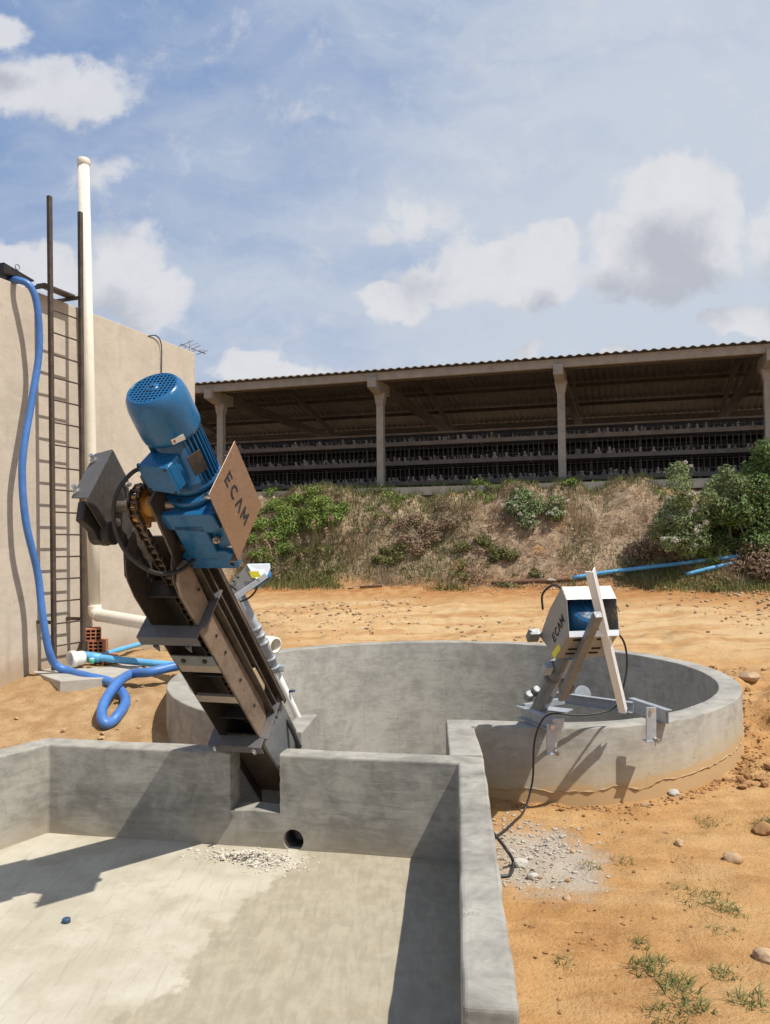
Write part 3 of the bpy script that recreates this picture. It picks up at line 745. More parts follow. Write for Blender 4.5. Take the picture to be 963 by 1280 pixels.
# ------------------------------------------------------------------ poultry shed on the bank
S3 = np.array([*SV, 0]); N3 = np.array([*NV, 0]); Q = np.array([-.09, 20.0, 0.]); GZ = 3.42; UP = np.array([0, 0, 1.])
shed = thing('poultry_shed', 'long open-sided poultry shed with a brown corrugated roof on the bank', 'shed', Q + (0, 0, GZ))
def sp(s, n, z): return Q + S3 * s + N3 * n + UP * z
EAVE = 6.28; DEPTH = 9.4; S0, S1 = 13.0, -17.5; RIDGE = 1.0
for k in range(7):
    s = 8.9 - 4.45 * k
    mb = MB(); mb.box(sp(s, 0, (GZ - .3 + EAVE - .35) / 2), S3 * .088, N3 * .09, UP * ((EAVE - .35) - (GZ - .3)) / 2)
    po = mb.build('post', 'post_concrete', shed, .012)
    mb = MB(); mb.prism([sp(s, .0, 0) * [1, 1, 0] + UP * (EAVE - .62) + S3 * x * .09 for x in (1, -1)] + [sp(s, 0, 0) * [1, 1, 0] + UP * (EAVE - .34) + S3 * x * .145 for x in (-1, 1)], N3 * .001 - N3 * .001 + N3 * .22)
    for v in mb.v: v -= N3 * .11
    mb.build('corbel', 'post_concrete', po)
    mb = MB(); mb.prism([sp(s - .1, -.72, EAVE - .30), sp(s - .1, -.72, EAVE - .06), sp(s - .1, .5, EAVE - .06), sp(s - .1, .5, EAVE - .34), sp(s - .1, -.25, EAVE - .38)], S3 * .22); mb.build('corbel', 'post_concrete', po, .01)
    MB().bar(sp(s, .3, EAVE - .16), sp(s, DEPTH - .6, EAVE - .16), .22, UP, .16).build('tie_beam', 'shaded_beam', shed)
    MB().box(sp(s, DEPTH - .8, (GZ + EAVE) / 2 - .2), S3 * .1, N3 * .1, UP * (EAVE - GZ) / 2).build('post', 'post_concrete', shed)
    for zz, a0, a1 in ((0, .3, DEPTH / 2), (1, DEPTH / 2, DEPTH - .5)):
        za, zb_ = (EAVE - .02, EAVE + RIDGE - .14) if zz == 0 else (EAVE + RIDGE - .14, EAVE - .02)
        MB().bar(sp(s, a0, za), sp(s, a1, zb_), .14, UP, .1).build('rafter', 'shaded_beam', shed)
MB().bar(sp(S0, -.60, EAVE - .03), sp(S1, -.60, EAVE - .03), .20, UP, .10).build('eave_beam', 'post_concrete', shed, .01)
MB().bar(sp(S0, DEPTH - .3, EAVE + .04), sp(S1, DEPTH - .3, EAVE + .04), .24, UP, .1).build('eave_beam', 'post_concrete', shed)
rf = None
ns = int((S0 - S1) / .2) * 8
ssx = np.linspace(S0, S1, ns + 1); wav = .019 * np.sin(np.arange(ns + 1) * math.pi / 4)
prof = [(-.78, EAVE + .10), (DEPTH / 2, EAVE + .10 + RIDGE), (DEPTH / 2 + .01, EAVE + .10 + RIDGE), (DEPTH, EAVE + .16)]
V = []; 
for dz in (0, -.012):
    for (n_, z_) in prof:
        pts = Q[None] + S3[None] * ssx[:, None] + N3[None] * n_; pts[:, 2] = z_ + wav + dz; V.append(pts)
V = np.concatenate(V); m_ = ns + 1; F = []
for layer in (0, 4):
    for r_ in range(3):
        i = np.arange(ns) + (layer + r_) * m_; F.append(np.stack([i, i + 1, i + 1 + m_, i + m_], 1))
for r_ in (0, 3):
    i = np.arange(ns) + r_ * m_; F.append(np.stack([i, i + 1, i + 1 + 4 * m_, i + 4 * m_], 1))
rf = rawmesh('roof', V, np.concatenate(F), 'roof_sheet', shed, smooth=False)
for k in range(7):
    n_ = -.2 + k * 1.55
    z_ = EAVE + .02 + RIDGE * (1 - abs(n_ + .0 - DEPTH / 2) / (DEPTH / 2)) - .02
    MB().bar(sp(S0, n_, z_), sp(S1, n_, z_), .11, UP, .07).build('purlin', 'shaded_beam', shed)
MB().box(sp((S0 + S1) / 2, DEPTH / 2, GZ - .07), S3 * (S0 - S1) / 2, N3 * (DEPTH / 2 + .4), UP * .12).build('floor', 'slab_concrete', shed)
MB().box(sp((S0 + S1) / 2, -.45, GZ + .0), S3 * (S0 - S1) / 2, N3 * .08, UP * .10).build('plinth', 'post_concrete', shed)

# rows of cages inside
TZ = [3.80, 4.33, 4.84, 5.07]
hens_v = []; hens_f = []
def hen(c, sc):
    # body, neck and head of one small bird
    bm = bmesh.new(); bmesh.ops.create_icosphere(bm, subdivisions=1, radius=1)
    for (off, rad) in (((0, 0, 0), (.16, .11, .10)), ((-.12, 0, .08), (.05, .05, .07)), ((-.16, 0, .13), (.055, .045, .04)), ((.16, 0, .06), (.07, .03, .05))):
        o_ = len(hens_v)
        for v in bm.verts: hens_v.append(c + sc * (N3 * (off[0] + v.co.x * rad[0]) + S3 * (off[1] + v.co.y * rad[1]) + UP * (off[2] + v.co.z * rad[2])))
        for f_ in bm.faces: hens_f.append([o_ + v.index for v in f_.verts])
    bm.free()
for row, nn in enumerate((1.3, 4.6)):
    rk = thing('cage_rack', ('front' if row == 0 else 'rear') + ' rack of tiered wire hen cages inside the long shed' + (', nearest the bank' if row == 0 else ', behind the first rack'), 'cage rack', sp(-6, nn, GZ), 'hen cage racks in the shed')
    for k, z in enumerate(TZ):
        mb = MB(); mb.prism([sp(S0 - .3, nn - .22, z), sp(S0 - .3, nn - .2, z - (.10 if k < 3 else .04)), sp(S0 - .3, nn - .02, z - (.10 if k < 3 else .04)), sp(S0 - .3, nn, z)], S3 * (S1 - S0 + .6))
        mb.build('feed_trough', 'trough_metal', rk)
        if k < 3:
            MB().box(sp((S0 + S1) / 2, nn + .55, z - .13), S3 * (S0 - S1 - .6) / 2, N3 * .5, UP * .012).build('dropping_tray', 'dark_steel', rk)
            mb = MB(); sx = S0 - .4
            while sx > S1 + .4:
                mb.bar(sp(sx, nn + .02, z - .1), sp(sx, nn + .02, z + (.38 if k < 2 else .16)), .012, S3, .008); sx -= .13
            for dz in ((.12, .34) if k < 2 else (.12,)): mb.bar(sp(S0 - .3, nn + .02, z + dz), sp(S1 + .3, nn + .02, z + dz), .010, UP, .008)
            mb.build('cage_front', 'cage_wire', rk)
    sx = S0 - .5
    while sx > S1 + .4:
        MB().bar(sp(sx, nn + .05, GZ), sp(sx, nn + .05, TZ[-1]), .045, S3, .045).build('upright', 'dark_steel', rk); sx -= 1.17
    MB().box(sp((S0 + S1) / 2, nn + 1.15, (GZ + 5.20) / 2), S3 * (S0 - S1 - .6) / 2, N3 * .01, UP * (5.20 - GZ) / 2).build('back_screen', 'dark_steel', rk)
    if row == 0:
        for k in range(3):
            sx = S0 - .6
            while sx > -11:
                if random.random() < .85: hen(sp(sx + random.uniform(-.06, .06), nn + .06 + random.uniform(0, .22), TZ[k] + .01 + random.uniform(-.05, .04)), random.uniform(.55, .9))
                sx -= .10
h = rawmesh('hens', np.array(hens_v), np.array(hens_f), 'hen_feather', smooth=True, base=sp(0, 1.4, 3.8))
tag(h, 'crowd of pale hens sitting in the tiers of cages', 'hens', kind='stuff')

# ------------------------------------------------------------------ vegetation
def blades(n, sampler, lmin, lmax, lean, wid, name, mat, label=None, cat=None, parent=None, base=None, kind=None, flat=0.):
    P = sampler(n); n = len(P)
    az = RNG.uniform(0, 2 * math.pi, n); L = RNG.uniform(lmin, lmax, n); ln = np.clip(RNG.normal(lean, .25, n), 0, 1.45)
    dirh = np.stack([np.cos(az), np.sin(az), np.zeros(n)], 1)
    if flat: dirh[:, 1] -= flat; dirh /= np.linalg.norm(dirh, axis=1)[:, None]
    tip = P + dirh * (L * np.sin(ln))[:, None] + np.array([0, 0, 1.])[None] * (L * np.cos(ln))[:, None]
    midp = P + dirh * (L * np.sin(ln) * .38)[:, None] + np.array([0, 0, 1.])[None] * (L * np.cos(ln) * .58)[:, None]
    sd_ = np.stack([-np.sin(az + .6), np.cos(az + .6), np.zeros(n)], 1) * (wid * RNG.uniform(.6, 1.3, n))[:, None]
    V = np.stack([P - sd_, P + sd_, midp - sd_ * .8, midp + sd_ * .8, tip], 1).reshape(-1, 3)
    i = np.arange(n) * 5
    F = np.concatenate([np.stack([i, i + 1, i + 3], 1), np.stack([i, i + 3, i + 2], 1), np.stack([i + 2, i + 3, i + 4], 1)])
    o = rawmesh(name, V, F, mat, parent, base=base)
    return tag(o, label, cat, kind=kind)
def on_bank(density_fn, s0=-6.5, s1=7, v0=15.6, v1=19.0):
    """sample the bank; s counts along the shed to the right"""
    def f(n):
        out = []; tot = 0
        while tot < n:
            s = RNG.uniform(s0 - 2, s1 + 5, 4 * n); v = RNG.uniform(v0, v1, 4 * n)
            x = s * .959 + v * .284; y = -s * .284 + v * .959
            pb_ = density_fn(s, v, x, y); k = RNG.uniform(0, 1, len(s)) < pb_
            out.append(np.stack([x[k], y[k], hgt(x[k], y[k]) - .02], 1)); tot += k.sum()
        return np.concatenate(out)[:n]
    return f
patch = lambda x, y, sc, seed: fbm(x, y, sc, 3, seed) + .5
dry = on_bank(lambda s, v, x, y: ss(v, 15.9, 16.5) * np.clip(1.5 * patch(x, y, .8, 21) - .15, 0, 1) * (1 - .7 * ss(v, 18.6, 19)))
blades(52000, dry, .06, .22, 1.15, .006, 'dry_grass', 'straw_blades', 'matted straw-coloured dry grass lying over the bank', 'dry grass', kind='stuff', flat=.12)
tall = on_bank(lambda s, v, x, y: ss(v, 16.0, 16.6) * (1 - ss(v, 17.6, 18.6)) * ss(patch(x, y, 1.5, 33), .6, .9))
blades(11000, tall, .14, .36, .65, .005, 'standing_straw', 'straw_blades', 'standing clumps of tall brown dry grass on the bank', 'dry grass', kind='stuff')
grn = on_bank(lambda s, v, x, y: np.clip(ss(patch(x, y, .7, 48), .44, .66) * ss(v, 15.75, 16.3) * (.25 + .75 * (1 - ss(v, 16.6, 17.5))) + .9 * ss(v, 18.2, 18.7) * ss(patch(x, y, .9, 4), .3, .6) + .55 * (s < -3.2) * ss(v, 16.2, 16.8), 0, 1))
blades(36000, grn, .07, .24, .6, .007, 'green_grass', 'green_blades', 'patchy green grass and weeds on the bank and its upper edge', 'grass', kind='stuff')
low = on_bank(lambda s, v, x, y: ss(v, 15.1, 15.6) * (1 - ss(v, 16.2, 16.8)) * ss(s, 2.0, 4.5), s0=1, v0=15.0, v1=16.9)
blades(9000, low, .05, .16, .8, .006, 'verge_grass', 'olive_leaves', 'short olive grass along the edge of the dirt track below the pipes', 'grass', kind='stuff')

def leaves(n, blobs, size, seed):
    """leaf quads through the volume of overlapping clumps; returns V,F"""
    rg = np.random.default_rng(seed); blobs = [np.asarray(k, float) for k in blobs]
    wts = np.array([b[3] * b[4] * b[5] for b in blobs]) ** .66; wts /= wts.sum()
    pick = rg.choice(len(blobs), n, p=wts); B_ = np.array(blobs)[pick]
    d = rg.normal(size=(n, 3)); d /= np.linalg.norm(d, axis=1)[:, None]
    rad = rg.uniform(.35, 1.08, n) ** .6
    P = B_[:, :3] + d * rad[:, None] * B_[:, 3:6]
    up = d + rg.normal(size=(n, 3)) * .55 + np.array([0, 0, .5]); up /= np.linalg.norm(up, axis=1)[:, None]
    a = np.cross(up, rg.normal(size=(n, 3))); a /= np.linalg.norm(a, axis=1)[:, None]; b = np.cross(up, a)
    s = size * rg.uniform(.6, 1.35, n)[:, None]
    V = np.stack([P - a * s, P - b * s * .45 + up * s * .12, P + a * s - up * s * .25, P + b * s * .45 + up * s * .12], 1).reshape(-1, 3)
    i = np.arange(n) * 4; F = np.stack([i, i + 1, i + 2, i + 3], 1)
    return V, F
def shrub(name, label, cat, foot, blobs, n, size, mat, seed, flowers=0, stems=5, group=None, bark='bark', fsize=.05):
    t_ = thing(name, label, cat, foot, group)
    V, F = leaves(n, blobs, size, seed); rawmesh('foliage', V, F, mat, t_)
    rg = random.Random(seed); mb = MB()
    for k in range(stems):
        b = rg.choice(blobs); e = np.array(b[:3]) + np.array([rg.uniform(-.4, .4) * b[3], rg.uniform(-.4, .4) * b[4], rg.uniform(0, .7) * b[5]])
        f0 = np.asarray(foot, float) + np.array([rg.uniform(-.08, .08), rg.uniform(-.08, .08), -.08])
        mb.tube(spline([f0, f0 + (e - f0) * .4 + np.array([rg.uniform(-.1, .1), 0, .08]), e], 4), list(np.linspace(.022, .006, 9)), 6)
    mb.build('stem', bark, t_)
    if flowers:
        rg2 = np.random.default_rng(seed + 5); fb = []
        for k in range(flowers):
            b = blobs[rg2.integers(len(blobs))]; d = rg2.normal(size=3); d[1] = -abs(d[1]); d[2] = abs(d[2]) * .9; d /= np.linalg.norm(d)
            fb.append((*(np.array(b[:3]) + d * np.array(b[3:6]) * 1.03), fsize, fsize, fsize * .7))
        V, F = leaves(flowers * 30, fb, .022, seed + 9); rawmesh('blossom', V, F, 'pale_flowers', t_)
    return t_
def blob(px, py, Y, rx, ry, rz): p = at(px, py, Y); return (*p, rx, ry, rz)
rgb = random.Random(3)
def cluster(pxys, Y, r, spread=.12):
    out = []
    for (x, y) in pxys:
        p = at(x, y, Y + rgb.uniform(-spread, spread)); k = r * rgb.uniform(.75, 1.2); out.append((*p, k, k, k * .85))
    return out
def gcluster(pxys, r, lift=.5, flat=.6):
    out = []
    for (x, y) in pxys:
        for q in range(2):
            p = gh(x + rgb.uniform(-6, 6), y + rgb.uniform(-4, 4)); k = r * rgb.uniform(.7, 1.2); out.append((p[0], p[1], p[2] + k * lift * flat, k, k, k * flat))
    return out
def clumps(n, fn, rmin, rmax, per, size, name, mat, label, cat, seed, flat=.65):
    P = fn(n); rg = np.random.default_rng(seed); bl = []
    for p in P:
        r_ = rg.uniform(rmin, rmax)
        for q in range(3):
            o_ = rg.normal(0, r_ * .7, 3); bl.append((p[0] + o_[0], p[1] + o_[1], p[2] + r_ * flat * .35 + abs(o_[2]) * .3, r_ * rg.uniform(.5, 1), r_ * rg.uniform(.5, 1), r_ * flat * rg.uniform(.5, 1.1)))
    V, F = leaves(n * per, bl, size, seed); tag(rawmesh(name, V, F, mat), label, cat, kind='stuff')
low_zone = on_bank(lambda s, v, x, y: ss(v, 15.9, 16.3) * (1 - .75 * ss(v, 16.8, 17.6)) * ss(patch(x, y, .6, 70), .35, .6))
clumps(80, low_zone, .06, .20, 110, .030, 'green_weeds', 'olive_leaves', 'tangled low green weeds growing over the lower half of the bank', 'weeds', 71)
top_zone = on_bank(lambda s, v, x, y: ss(v, 17.9, 18.3) * (1 - ss(v, 18.75, 18.95)) * ss(patch(x, y, .8, 75), .35, .6))
clumps(46, top_zone, .06, .18, 100, .034, 'edge_weeds', 'bright_leaves', 'bright weeds along the top edge of the bank before the shed', 'weeds', 72, 1.0)
mid_zone = on_bank(lambda s, v, x, y: ss(v, 16.2, 16.6) * (1 - ss(v, 18.0, 18.5)) * ss(patch(x, y, .7, 90), .40, .62))
clumps(58, mid_zone, .08, .26, 150, .030, 'dry_brush', 'brown_brush', 'tangled dead brown brush in mounds over the bank', 'dry brush', 73)
# bright creeping bush on the left of the bank
shrub('creeping_bush', 'bright green leafy bush sprawling over the left of the bank', 'bush', gh(385, 660),
      gcluster([(350, 632), (375, 626), (400, 632), (415, 640), (360, 645), (385, 645), (405, 650), (372, 658), (350, 655), (392, 660), (340, 640), (425, 636), (365, 665), (410, 655), (345, 622), (390, 622)], .26), 9000, .034, 'bright_leaves', 11)
shrub('creeping_bush', 'low green bush beside the brown guard plate at the foot of the bank', 'bush', gh(325, 695),
      gcluster([(318, 645), (325, 660), (315, 680), (330, 690), (312, 662), (345, 680), (322, 700), (360, 690), (335, 705), (350, 670)], .24), 5000, .034, 'bright_leaves', 12)
# white-flowered shrub in the middle
shrub('flowering_shrub', 'pale flowering shrub in the middle of the bank between two shed posts', 'shrub', gh(662, 668),
      gcluster([(645, 625), (660, 632), (675, 640), (650, 648), (668, 650), (690, 648), (640, 640), (700, 640), (655, 660)], .22, .9, .8), 3600, .038, 'grey_leaves', 13, flowers=26)
# big flowering shrub at the right
shrub('flowering_shrub', 'tall flowering shrub with dusty white blossoms left of the sapling', 'shrub', gh(862, 690),
      cluster([(850, 605), (858, 622), (845, 630), (868, 640), (835, 640), (850, 650), (872, 655), (828, 650), (840, 662), (860, 668), (848, 590), (880, 635), (825, 665), (838, 678), (858, 685), (875, 675), (890, 650), (885, 620)], 15.6, .23, .35), 6400, .036, 'grey_leaves', 14, flowers=30, fsize=.065)
# sapling with a bare crooked trunk
sap = thing('sapling', 'leafy sapling with a pale crooked bare trunk in front of the big bush', 'tree', gh(913, 697))
f0 = gh(914, 694); Yt = f0[1]
MB().tube(spline([f0 - (0, 0, .1), at(917, 683, Yt), at(913, 668, Yt), at(912, 645, Yt), at(913, 625, Yt)], 5), list(np.linspace(.03, .014, 21)), 8).build('trunk', 'bark', sap)
V, F = leaves(3200, cluster([(910, 600), (898, 605), (922, 605), (905, 618), (920, 620), (890, 615), (912, 632), (900, 630), (930, 615), (908, 590), (925, 632)], Yt, .21, .25), .038, 15); rawmesh('crown', V, F, 'grey_leaves', sap)
shrub('dead_bush', 'brown dead bush at the lower right end of the bank by the blue pipes', 'bush', gh(948, 725), gcluster([(935, 700), (950, 690), (960, 710), (940, 720), (955, 725), (970, 700), (928, 715), (965, 680)], .26, .9, .8), 3600, .034, 'brown_brush', 91)
shrub('dead_bush', 'brown dead bush under the tall flowering shrub on the bank', 'bush', gh(835, 700), gcluster([(815, 690), (830, 695), (845, 702), (822, 675), (805, 700), (838, 685)], .24, .9, .8), 2800, .034, 'brown_brush', 92)
shrub('dead_bush', 'brown dead bush mound in the middle of the bank left of the pale shrub', 'bush', gh(520, 680), gcluster([(500, 660), (520, 655), (535, 668), (510, 680), (545, 680), (525, 690), (560, 660)], .24, .8, .6), 3000, .032, 'brown_brush', 93)
# big dark bush at the right edge
shrub('dense_bush', 'large dark green bush at the right edge beneath the shed', 'bush', gh(945, 700),
      cluster([(950, 590), (965, 580), (945, 610), (970, 605), (935, 630), (955, 635), (975, 630), (930, 655), (950, 660), (970, 655), (925, 675), (945, 680), (985, 600), (990, 640), (1000, 620), (960, 565), (905, 640), (915, 670), (940, 695), (960, 690), (925, 640)], 15.9, .33, .45), 12000, .045, 'dark_leaves', 16, stems=8)
shrub('dense_bush', 'dark low bush behind the sapling trunk on the right of the bank', 'bush', gh(890, 690),
      gcluster([(880, 670), (895, 660), (900, 680), (885, 685), (915, 665), (870, 685), (925, 690), (905, 695), (860, 690)], .24, .8, .8), 5000, .04, 'dark_leaves', 17)
shrub('weed_clump', 'light green leafy weed growing just left of the crooked sapling foot', 'weed', gh(890, 702), gcluster([(885, 695), (900, 692), (892, 702), (908, 700), (875, 690)], .14), 1300, .045, 'bright_leaves', 18)
shrub('weed_clump', 'green weed clump at the foot of the bank below the brown straw mound', 'weed', gh(490, 700), gcluster([(482, 690), (495, 700), (488, 706), (478, 702), (500, 690)], .16), 1500, .035, 'olive_leaves', 19)
shrub('weed_clump', 'green leafy weed standing against the shed post on the top of the bank', 'weed', gh(742, 612), cluster([(742, 606), (745, 612), (738, 614), (748, 604), (716, 603), (712, 610)], 18.2, .12, .1), 900, .05, 'bright_leaves', 20)
shrub('weed_clump', 'green weed patch low on the bank under the pale flowering shrub', 'weed', gh(620, 690), gcluster([(600, 680), (612, 688), (628, 694), (640, 700), (618, 700), (585, 690)], .18), 2200, .035, 'olive_leaves', 22)
shrub('weed_clump', 'small green weed by the rusty pipe at the foot of the bank', 'weed', gh(675, 722), gcluster([(672, 718), (680, 722), (668, 724)], .09), 400, .035, 'olive_leaves', 23)
# feathery tall grass heads against the shed
fg = thing('feather_grass', 'tall feathery pale grass heads standing on the bank top in front of the cages', 'grass tuft', gh(410, 615))
mb = MB(); V_, F_ = [], []; n_ = 0
for k in range(26):
    px_ = rgb.choice([rgb.uniform(375, 440), rgb.uniform(325, 340), rgb.uniform(395, 430)]); b_ = at(px_, 618, 18.2 + rgb.uniform(-.3, .3)); b_[2] = float(hgt(b_[0], b_[1]))
    t2 = b_ + np.array([rgb.uniform(-.12, .12), rgb.uniform(-.1, .1), rgb.uniform(.35, .85)])
    mb.tube(spline([b_, (b_ + t2) / 2 + np.array([0.02, 0, .03]), t2], 3), .006, 5)
    v2, f2 = leaves(26, [(*t2, .04, .04, .09)], .026, 100 + k); V_.append(v2); F_.append(f2 + n_); n_ += len(v2)
mb.build('stem', 'green_blades', fg); rawmesh('seed_head', np.concatenate(V_), np.concatenate(F_), 'straw_blades', fg)

# ------------------------------------------------------------------ pipes and bits lying at the foot of the bank
def gpt(px, py, dz): p = gh(px, py); p[2] += dz; return p
rp = [gpt(614, 733, .05), gpt(640, 731, .05), gpt(680, 729, .05), gpt(712, 727, .06)]
tag(MB().tube(rp, .045, 10).build('rusty_pipe', 'rust_pipe', None), 'rusty brown pipe lying on the ground at the foot of the bank', 'pipe')
p = [gpt(716, 727, .07), gpt(760, 722, .09), gpt(840, 714, .12), gpt(925, 706, .16)]
tag(MB().tube(spline(p, 5), .042, 12).build('water_pipe', 'pipe_lightblue', None), 'long light blue pipe lying along the foot of the bank', 'pipe')
p = [gpt(858, 722, .05), gpt(890, 716, .07), gpt(922, 709, .08)]
tag(MB().tube(spline(p, 5), .042, 12).build('water_pipe', 'pipe_lightblue', None), 'shorter light blue pipe end just below the long blue pipe', 'pipe')
def stone(name, c, r, mat, label, cat='stone', group=None, seed=0, sq=.65):
    bm = bmesh.new(); bmesh.ops.create_icosphere(bm, subdivisions=3, radius=1)
    rg = random.Random(seed); ax = Vector((rg.uniform(.75, 1.25), rg.uniform(.75, 1.2), sq)); off = Vector((seed * 1.7, seed * .3, 0))
    pl_ = [(Vector((rg.uniform(-1, 1), rg.uniform(-1, 1), rg.uniform(-.3, 1))).normalized(), rg.uniform(.6, .85)) for _ in range(7)]
    for v in bm.verts:
        d = v.co.normalized()
        rr_ = 1.0
        for n_, k in pl_:
            q_ = d.dot(n_)
            if q_ > .01: rr_ = min(rr_, k / q_)
        rr_ += .10 * mnoise.noise(d * 2.2 + off) + .05 * mnoise.noise(d * 6 + off)
        v.co = Vector((d.x * ax.x, d.y * ax.y, d.z * ax.z)) * rr_ * r
    for f_ in bm.faces: f_.smooth = True
    me = bpy.data.meshes.new(name); bm.to_mesh(me); bm.free()
    try: me.set_sharp_from_angle(angle=R(28))
    except Exception: pass
    o = link(name, me, mat, None, np.asarray(c, float) + (0, 0, r * sq * .35))
    return tag(o, label, cat, group)
stone('broken_brick', gh(722, 722), .09, 'brick_red', 'broken orange brick piece by the start of the long blue pipe', 'brick', seed=1)
stone('broken_brick', gh(708, 725), .07, 'brick_red', 'smaller broken brick beside the end of the rusty pipe', 'brick', seed=2)
stone('flat_stone', gh(690, 726), .16, 'stone_grey', 'flat grey slab fragment lying behind the rusty pipe', seed=3, sq=.3)
p = gh(408, 722); tag(MB().tube(spline([p - (0, 0, .05), p + (-.03, .05, .15), at(403, 703, p[1])], 4), .014, 6).build('stick', 'dry_stick', None), 'pale stick leaning upright at the foot of the bank', 'stick')
p = gh(450, 736); tag(MB().tube([p + (0, 0, .03), gh(478, 734) + (0, 0, .04)], [.02, .03], 7).build('stick', 'rust_pipe', None), 'dark branch lying flat at the edge of the dirt track', 'stick')
stone('flat_stone', gh(440, 736), .1, 'stone_tan', 'flat pale stone at the left end of the dark branch', seed=4, sq=.3)

exec_order = True
# ------------------------------------------------------------------ inclined conveyor
TH, PH = R(44.5), R(16)
a_ = np.array([-math.sin(PH) * math.cos(TH), -math.cos(PH) * math.cos(TH), math.sin(TH)])      # up along the conveyor
w_ = np.array([math.cos(PH), -math.sin(PH), 0.]); u_ = -np.cross(w_, a_)                       # to its right / out of its top
OB = at(324, 922, 5.7)
def cv(a, w, u): return OB + a_ * a + w_ * w + u_ * u
conv = thing('inclined_conveyor', 'dark steel chain conveyor leaning out of the notch with a blue gear motor on top', 'conveyor', (OB[0], OB[1] + .1, .23))
BW = -.30
sideprof = [(-1.0, 0), (1.50, 0), (1.62, .02), (1.70, .07), (1.76, .16), (1.79, .27), (1.79, .37), (-1.0, .37)]
mb = MB(); mb.prism([cv(a, BW, u) for a, u in sideprof], -w_ * .008); mb.build('side_plate', 'raw_steel', conv)
mb = MB(); mb.prism([cv(a, 0, u) for a, u in sideprof], -w_ * .008); mb.build('side_plate', 'raw_steel', conv)
MB().box(cv(.32, BW / 2, .372), a_ * 1.32, w_ * (.155), u_ * .004).build('top_cover', 'raw_steel', conv)
MB().box(cv(.22, BW / 2 - .004, .20), a_ * 1.2, w_ * .142, u_ * .005).build('slide_plate', 'dark_steel', conv)
# bright right-hand skirt, in two lengths
mb = MB(); mb.prism([cv(a, .001, u) for a, u in [(1.245, .0), (1.50, -.003), (1.60, .02), (1.66, .09), (1.64, .17), (1.58, .20), (1.245, .178)]], w_ * .02); mb.build('skirt', 'worn_skirt', conv, .005)
mb = MB(); mb.prism([cv(a, .001, u) for a, u in [(-.02, -.003), (1.215, -.003), (1.215, .182), (.14, .205), (.02, .16)]], w_ * .012); mb.build('skirt', 'worn_skirt', conv, .004)
# dark outer channel with lips
mb = MB(); mb.box(cv(.83, .036, .372), a_ * .92, w_ * .034, u_ * .005); mb.box(cv(.83, .025, .285), a_ * .92, w_ * .023, u_ * .006); mb.box(cv(.83, .03, .208), a_ * .90, w_ * .028, u_ * .005)
mb.box(cv(.83, .066, .36), a_ * .92, w_ * .004, u_ * .016); mb.box(cv(.87, .006, .29), a_ * .88, w_ * .004, u_ * .08)
mb.build('side_channel', 'raw_steel', conv)
MB().prism([cv(a, .008, u) for a, u in [(.40, .215), (.48, .215), (.46, .27), (.24, .285), (.22, .235)]], w_ * .03).build('wooden_wedge', 'dry_stick', conv, .006)
# flanges round the trough
def flange(a, lip, wing, nm='flange'):
    mb = MB(); mb.box(cv(a, -.165, -lip / 2), a_ * .006, w_ * .205, u_ * lip / 2); mb.box(cv(a, .035, .14), a_ * .006, w_ * .035, u_ * .15)
    mb.box(cv(a, BW - .04, .13), a_ * .006, w_ * .03, u_ * .14); mb.box(cv(a - .035, -.165, -lip + .004), a_ * .035, w_ * .205, u_ * .004)
    return mb.build(nm, 'dark_paint', conv, .002)
flange(1.235, .095, 1); flange(.0, .085, 1)
for wv in (-.30, .0): MB().lathe(cv(-.02, wv, -.115), a_, [(0, .012), (.04, .012)], 8).build('bolt', 'bolt_zinc', conv)
for wv in (-.27, -.05): MB().lathe(cv(1.16, wv, -.09), -a_, [(0, .02), (.06, .004)], 8).build('bolt', 'dark_paint', conv)
# weld beads and hex bolts along the trough
for a in (1.228, -.007):
    MB().tube([cv(a, -.29 + .02 * k, -.002 - .003 * (k % 2)) for k in range(15)], .005, 6).build('weld_bead', 'chain_steel', conv)
for a in (.25, .55, .85, 1.02, 1.40):
    MB().lathe(cv(a, .013 if a < 1.2 else .021, .10 + .05 * (a > 1.2)), w_, [(0, .011), (.008, .011)], 6, smooth=False).build('bolt', 'dark_steel', conv)
for a in (.2, .6, 1.0, 1.4): MB().lathe(cv(a, .012, .29), w_, [(0, .013), (.010, .013)], 6, smooth=False).build('bolt', 'bolt_zinc', conv)
# cross bars on the underside
mb = MB(); mb.box(cv(.895, -.15, -.006), a_ * .05, w_ * .148, u_ * .005); o1 = mb.build('cross_bar', 'galvanised_dull', conv, .002)
for wv in (-.22, -.07): MB().lathe(cv(.90, wv, -.010), -u_, [(0, .017), (.012, .017)], 6, smooth=False).build('bolt', 'dark_steel', o1)
MB().box(cv(.80, -.15, .012), a_ * .04, w_ * .146, u_ * .012).build('cross_bar', 'shaft_steel', conv, .003)
MB().box(cv(.465, -.15, .006), a_ * .036, w_ * .146, u_ * .014).build('cross_bar', 'shaft_steel', conv, .003)
# lower foot seen through the notch
MB().box(cv(-.45, -.15, .05), a_ * .40, w_ * .135, u_ * .006).build('foot_plate', 'raw_steel', conv)
mb = MB(); mb.prism([cv(a, .012, u) for a, u in [(-.02, -.02), (-.02, .37), (-.5, .37), (-.62, .0)]], w_ * .02); mb.build('foot_plate', 'galvanised_dull', conv)
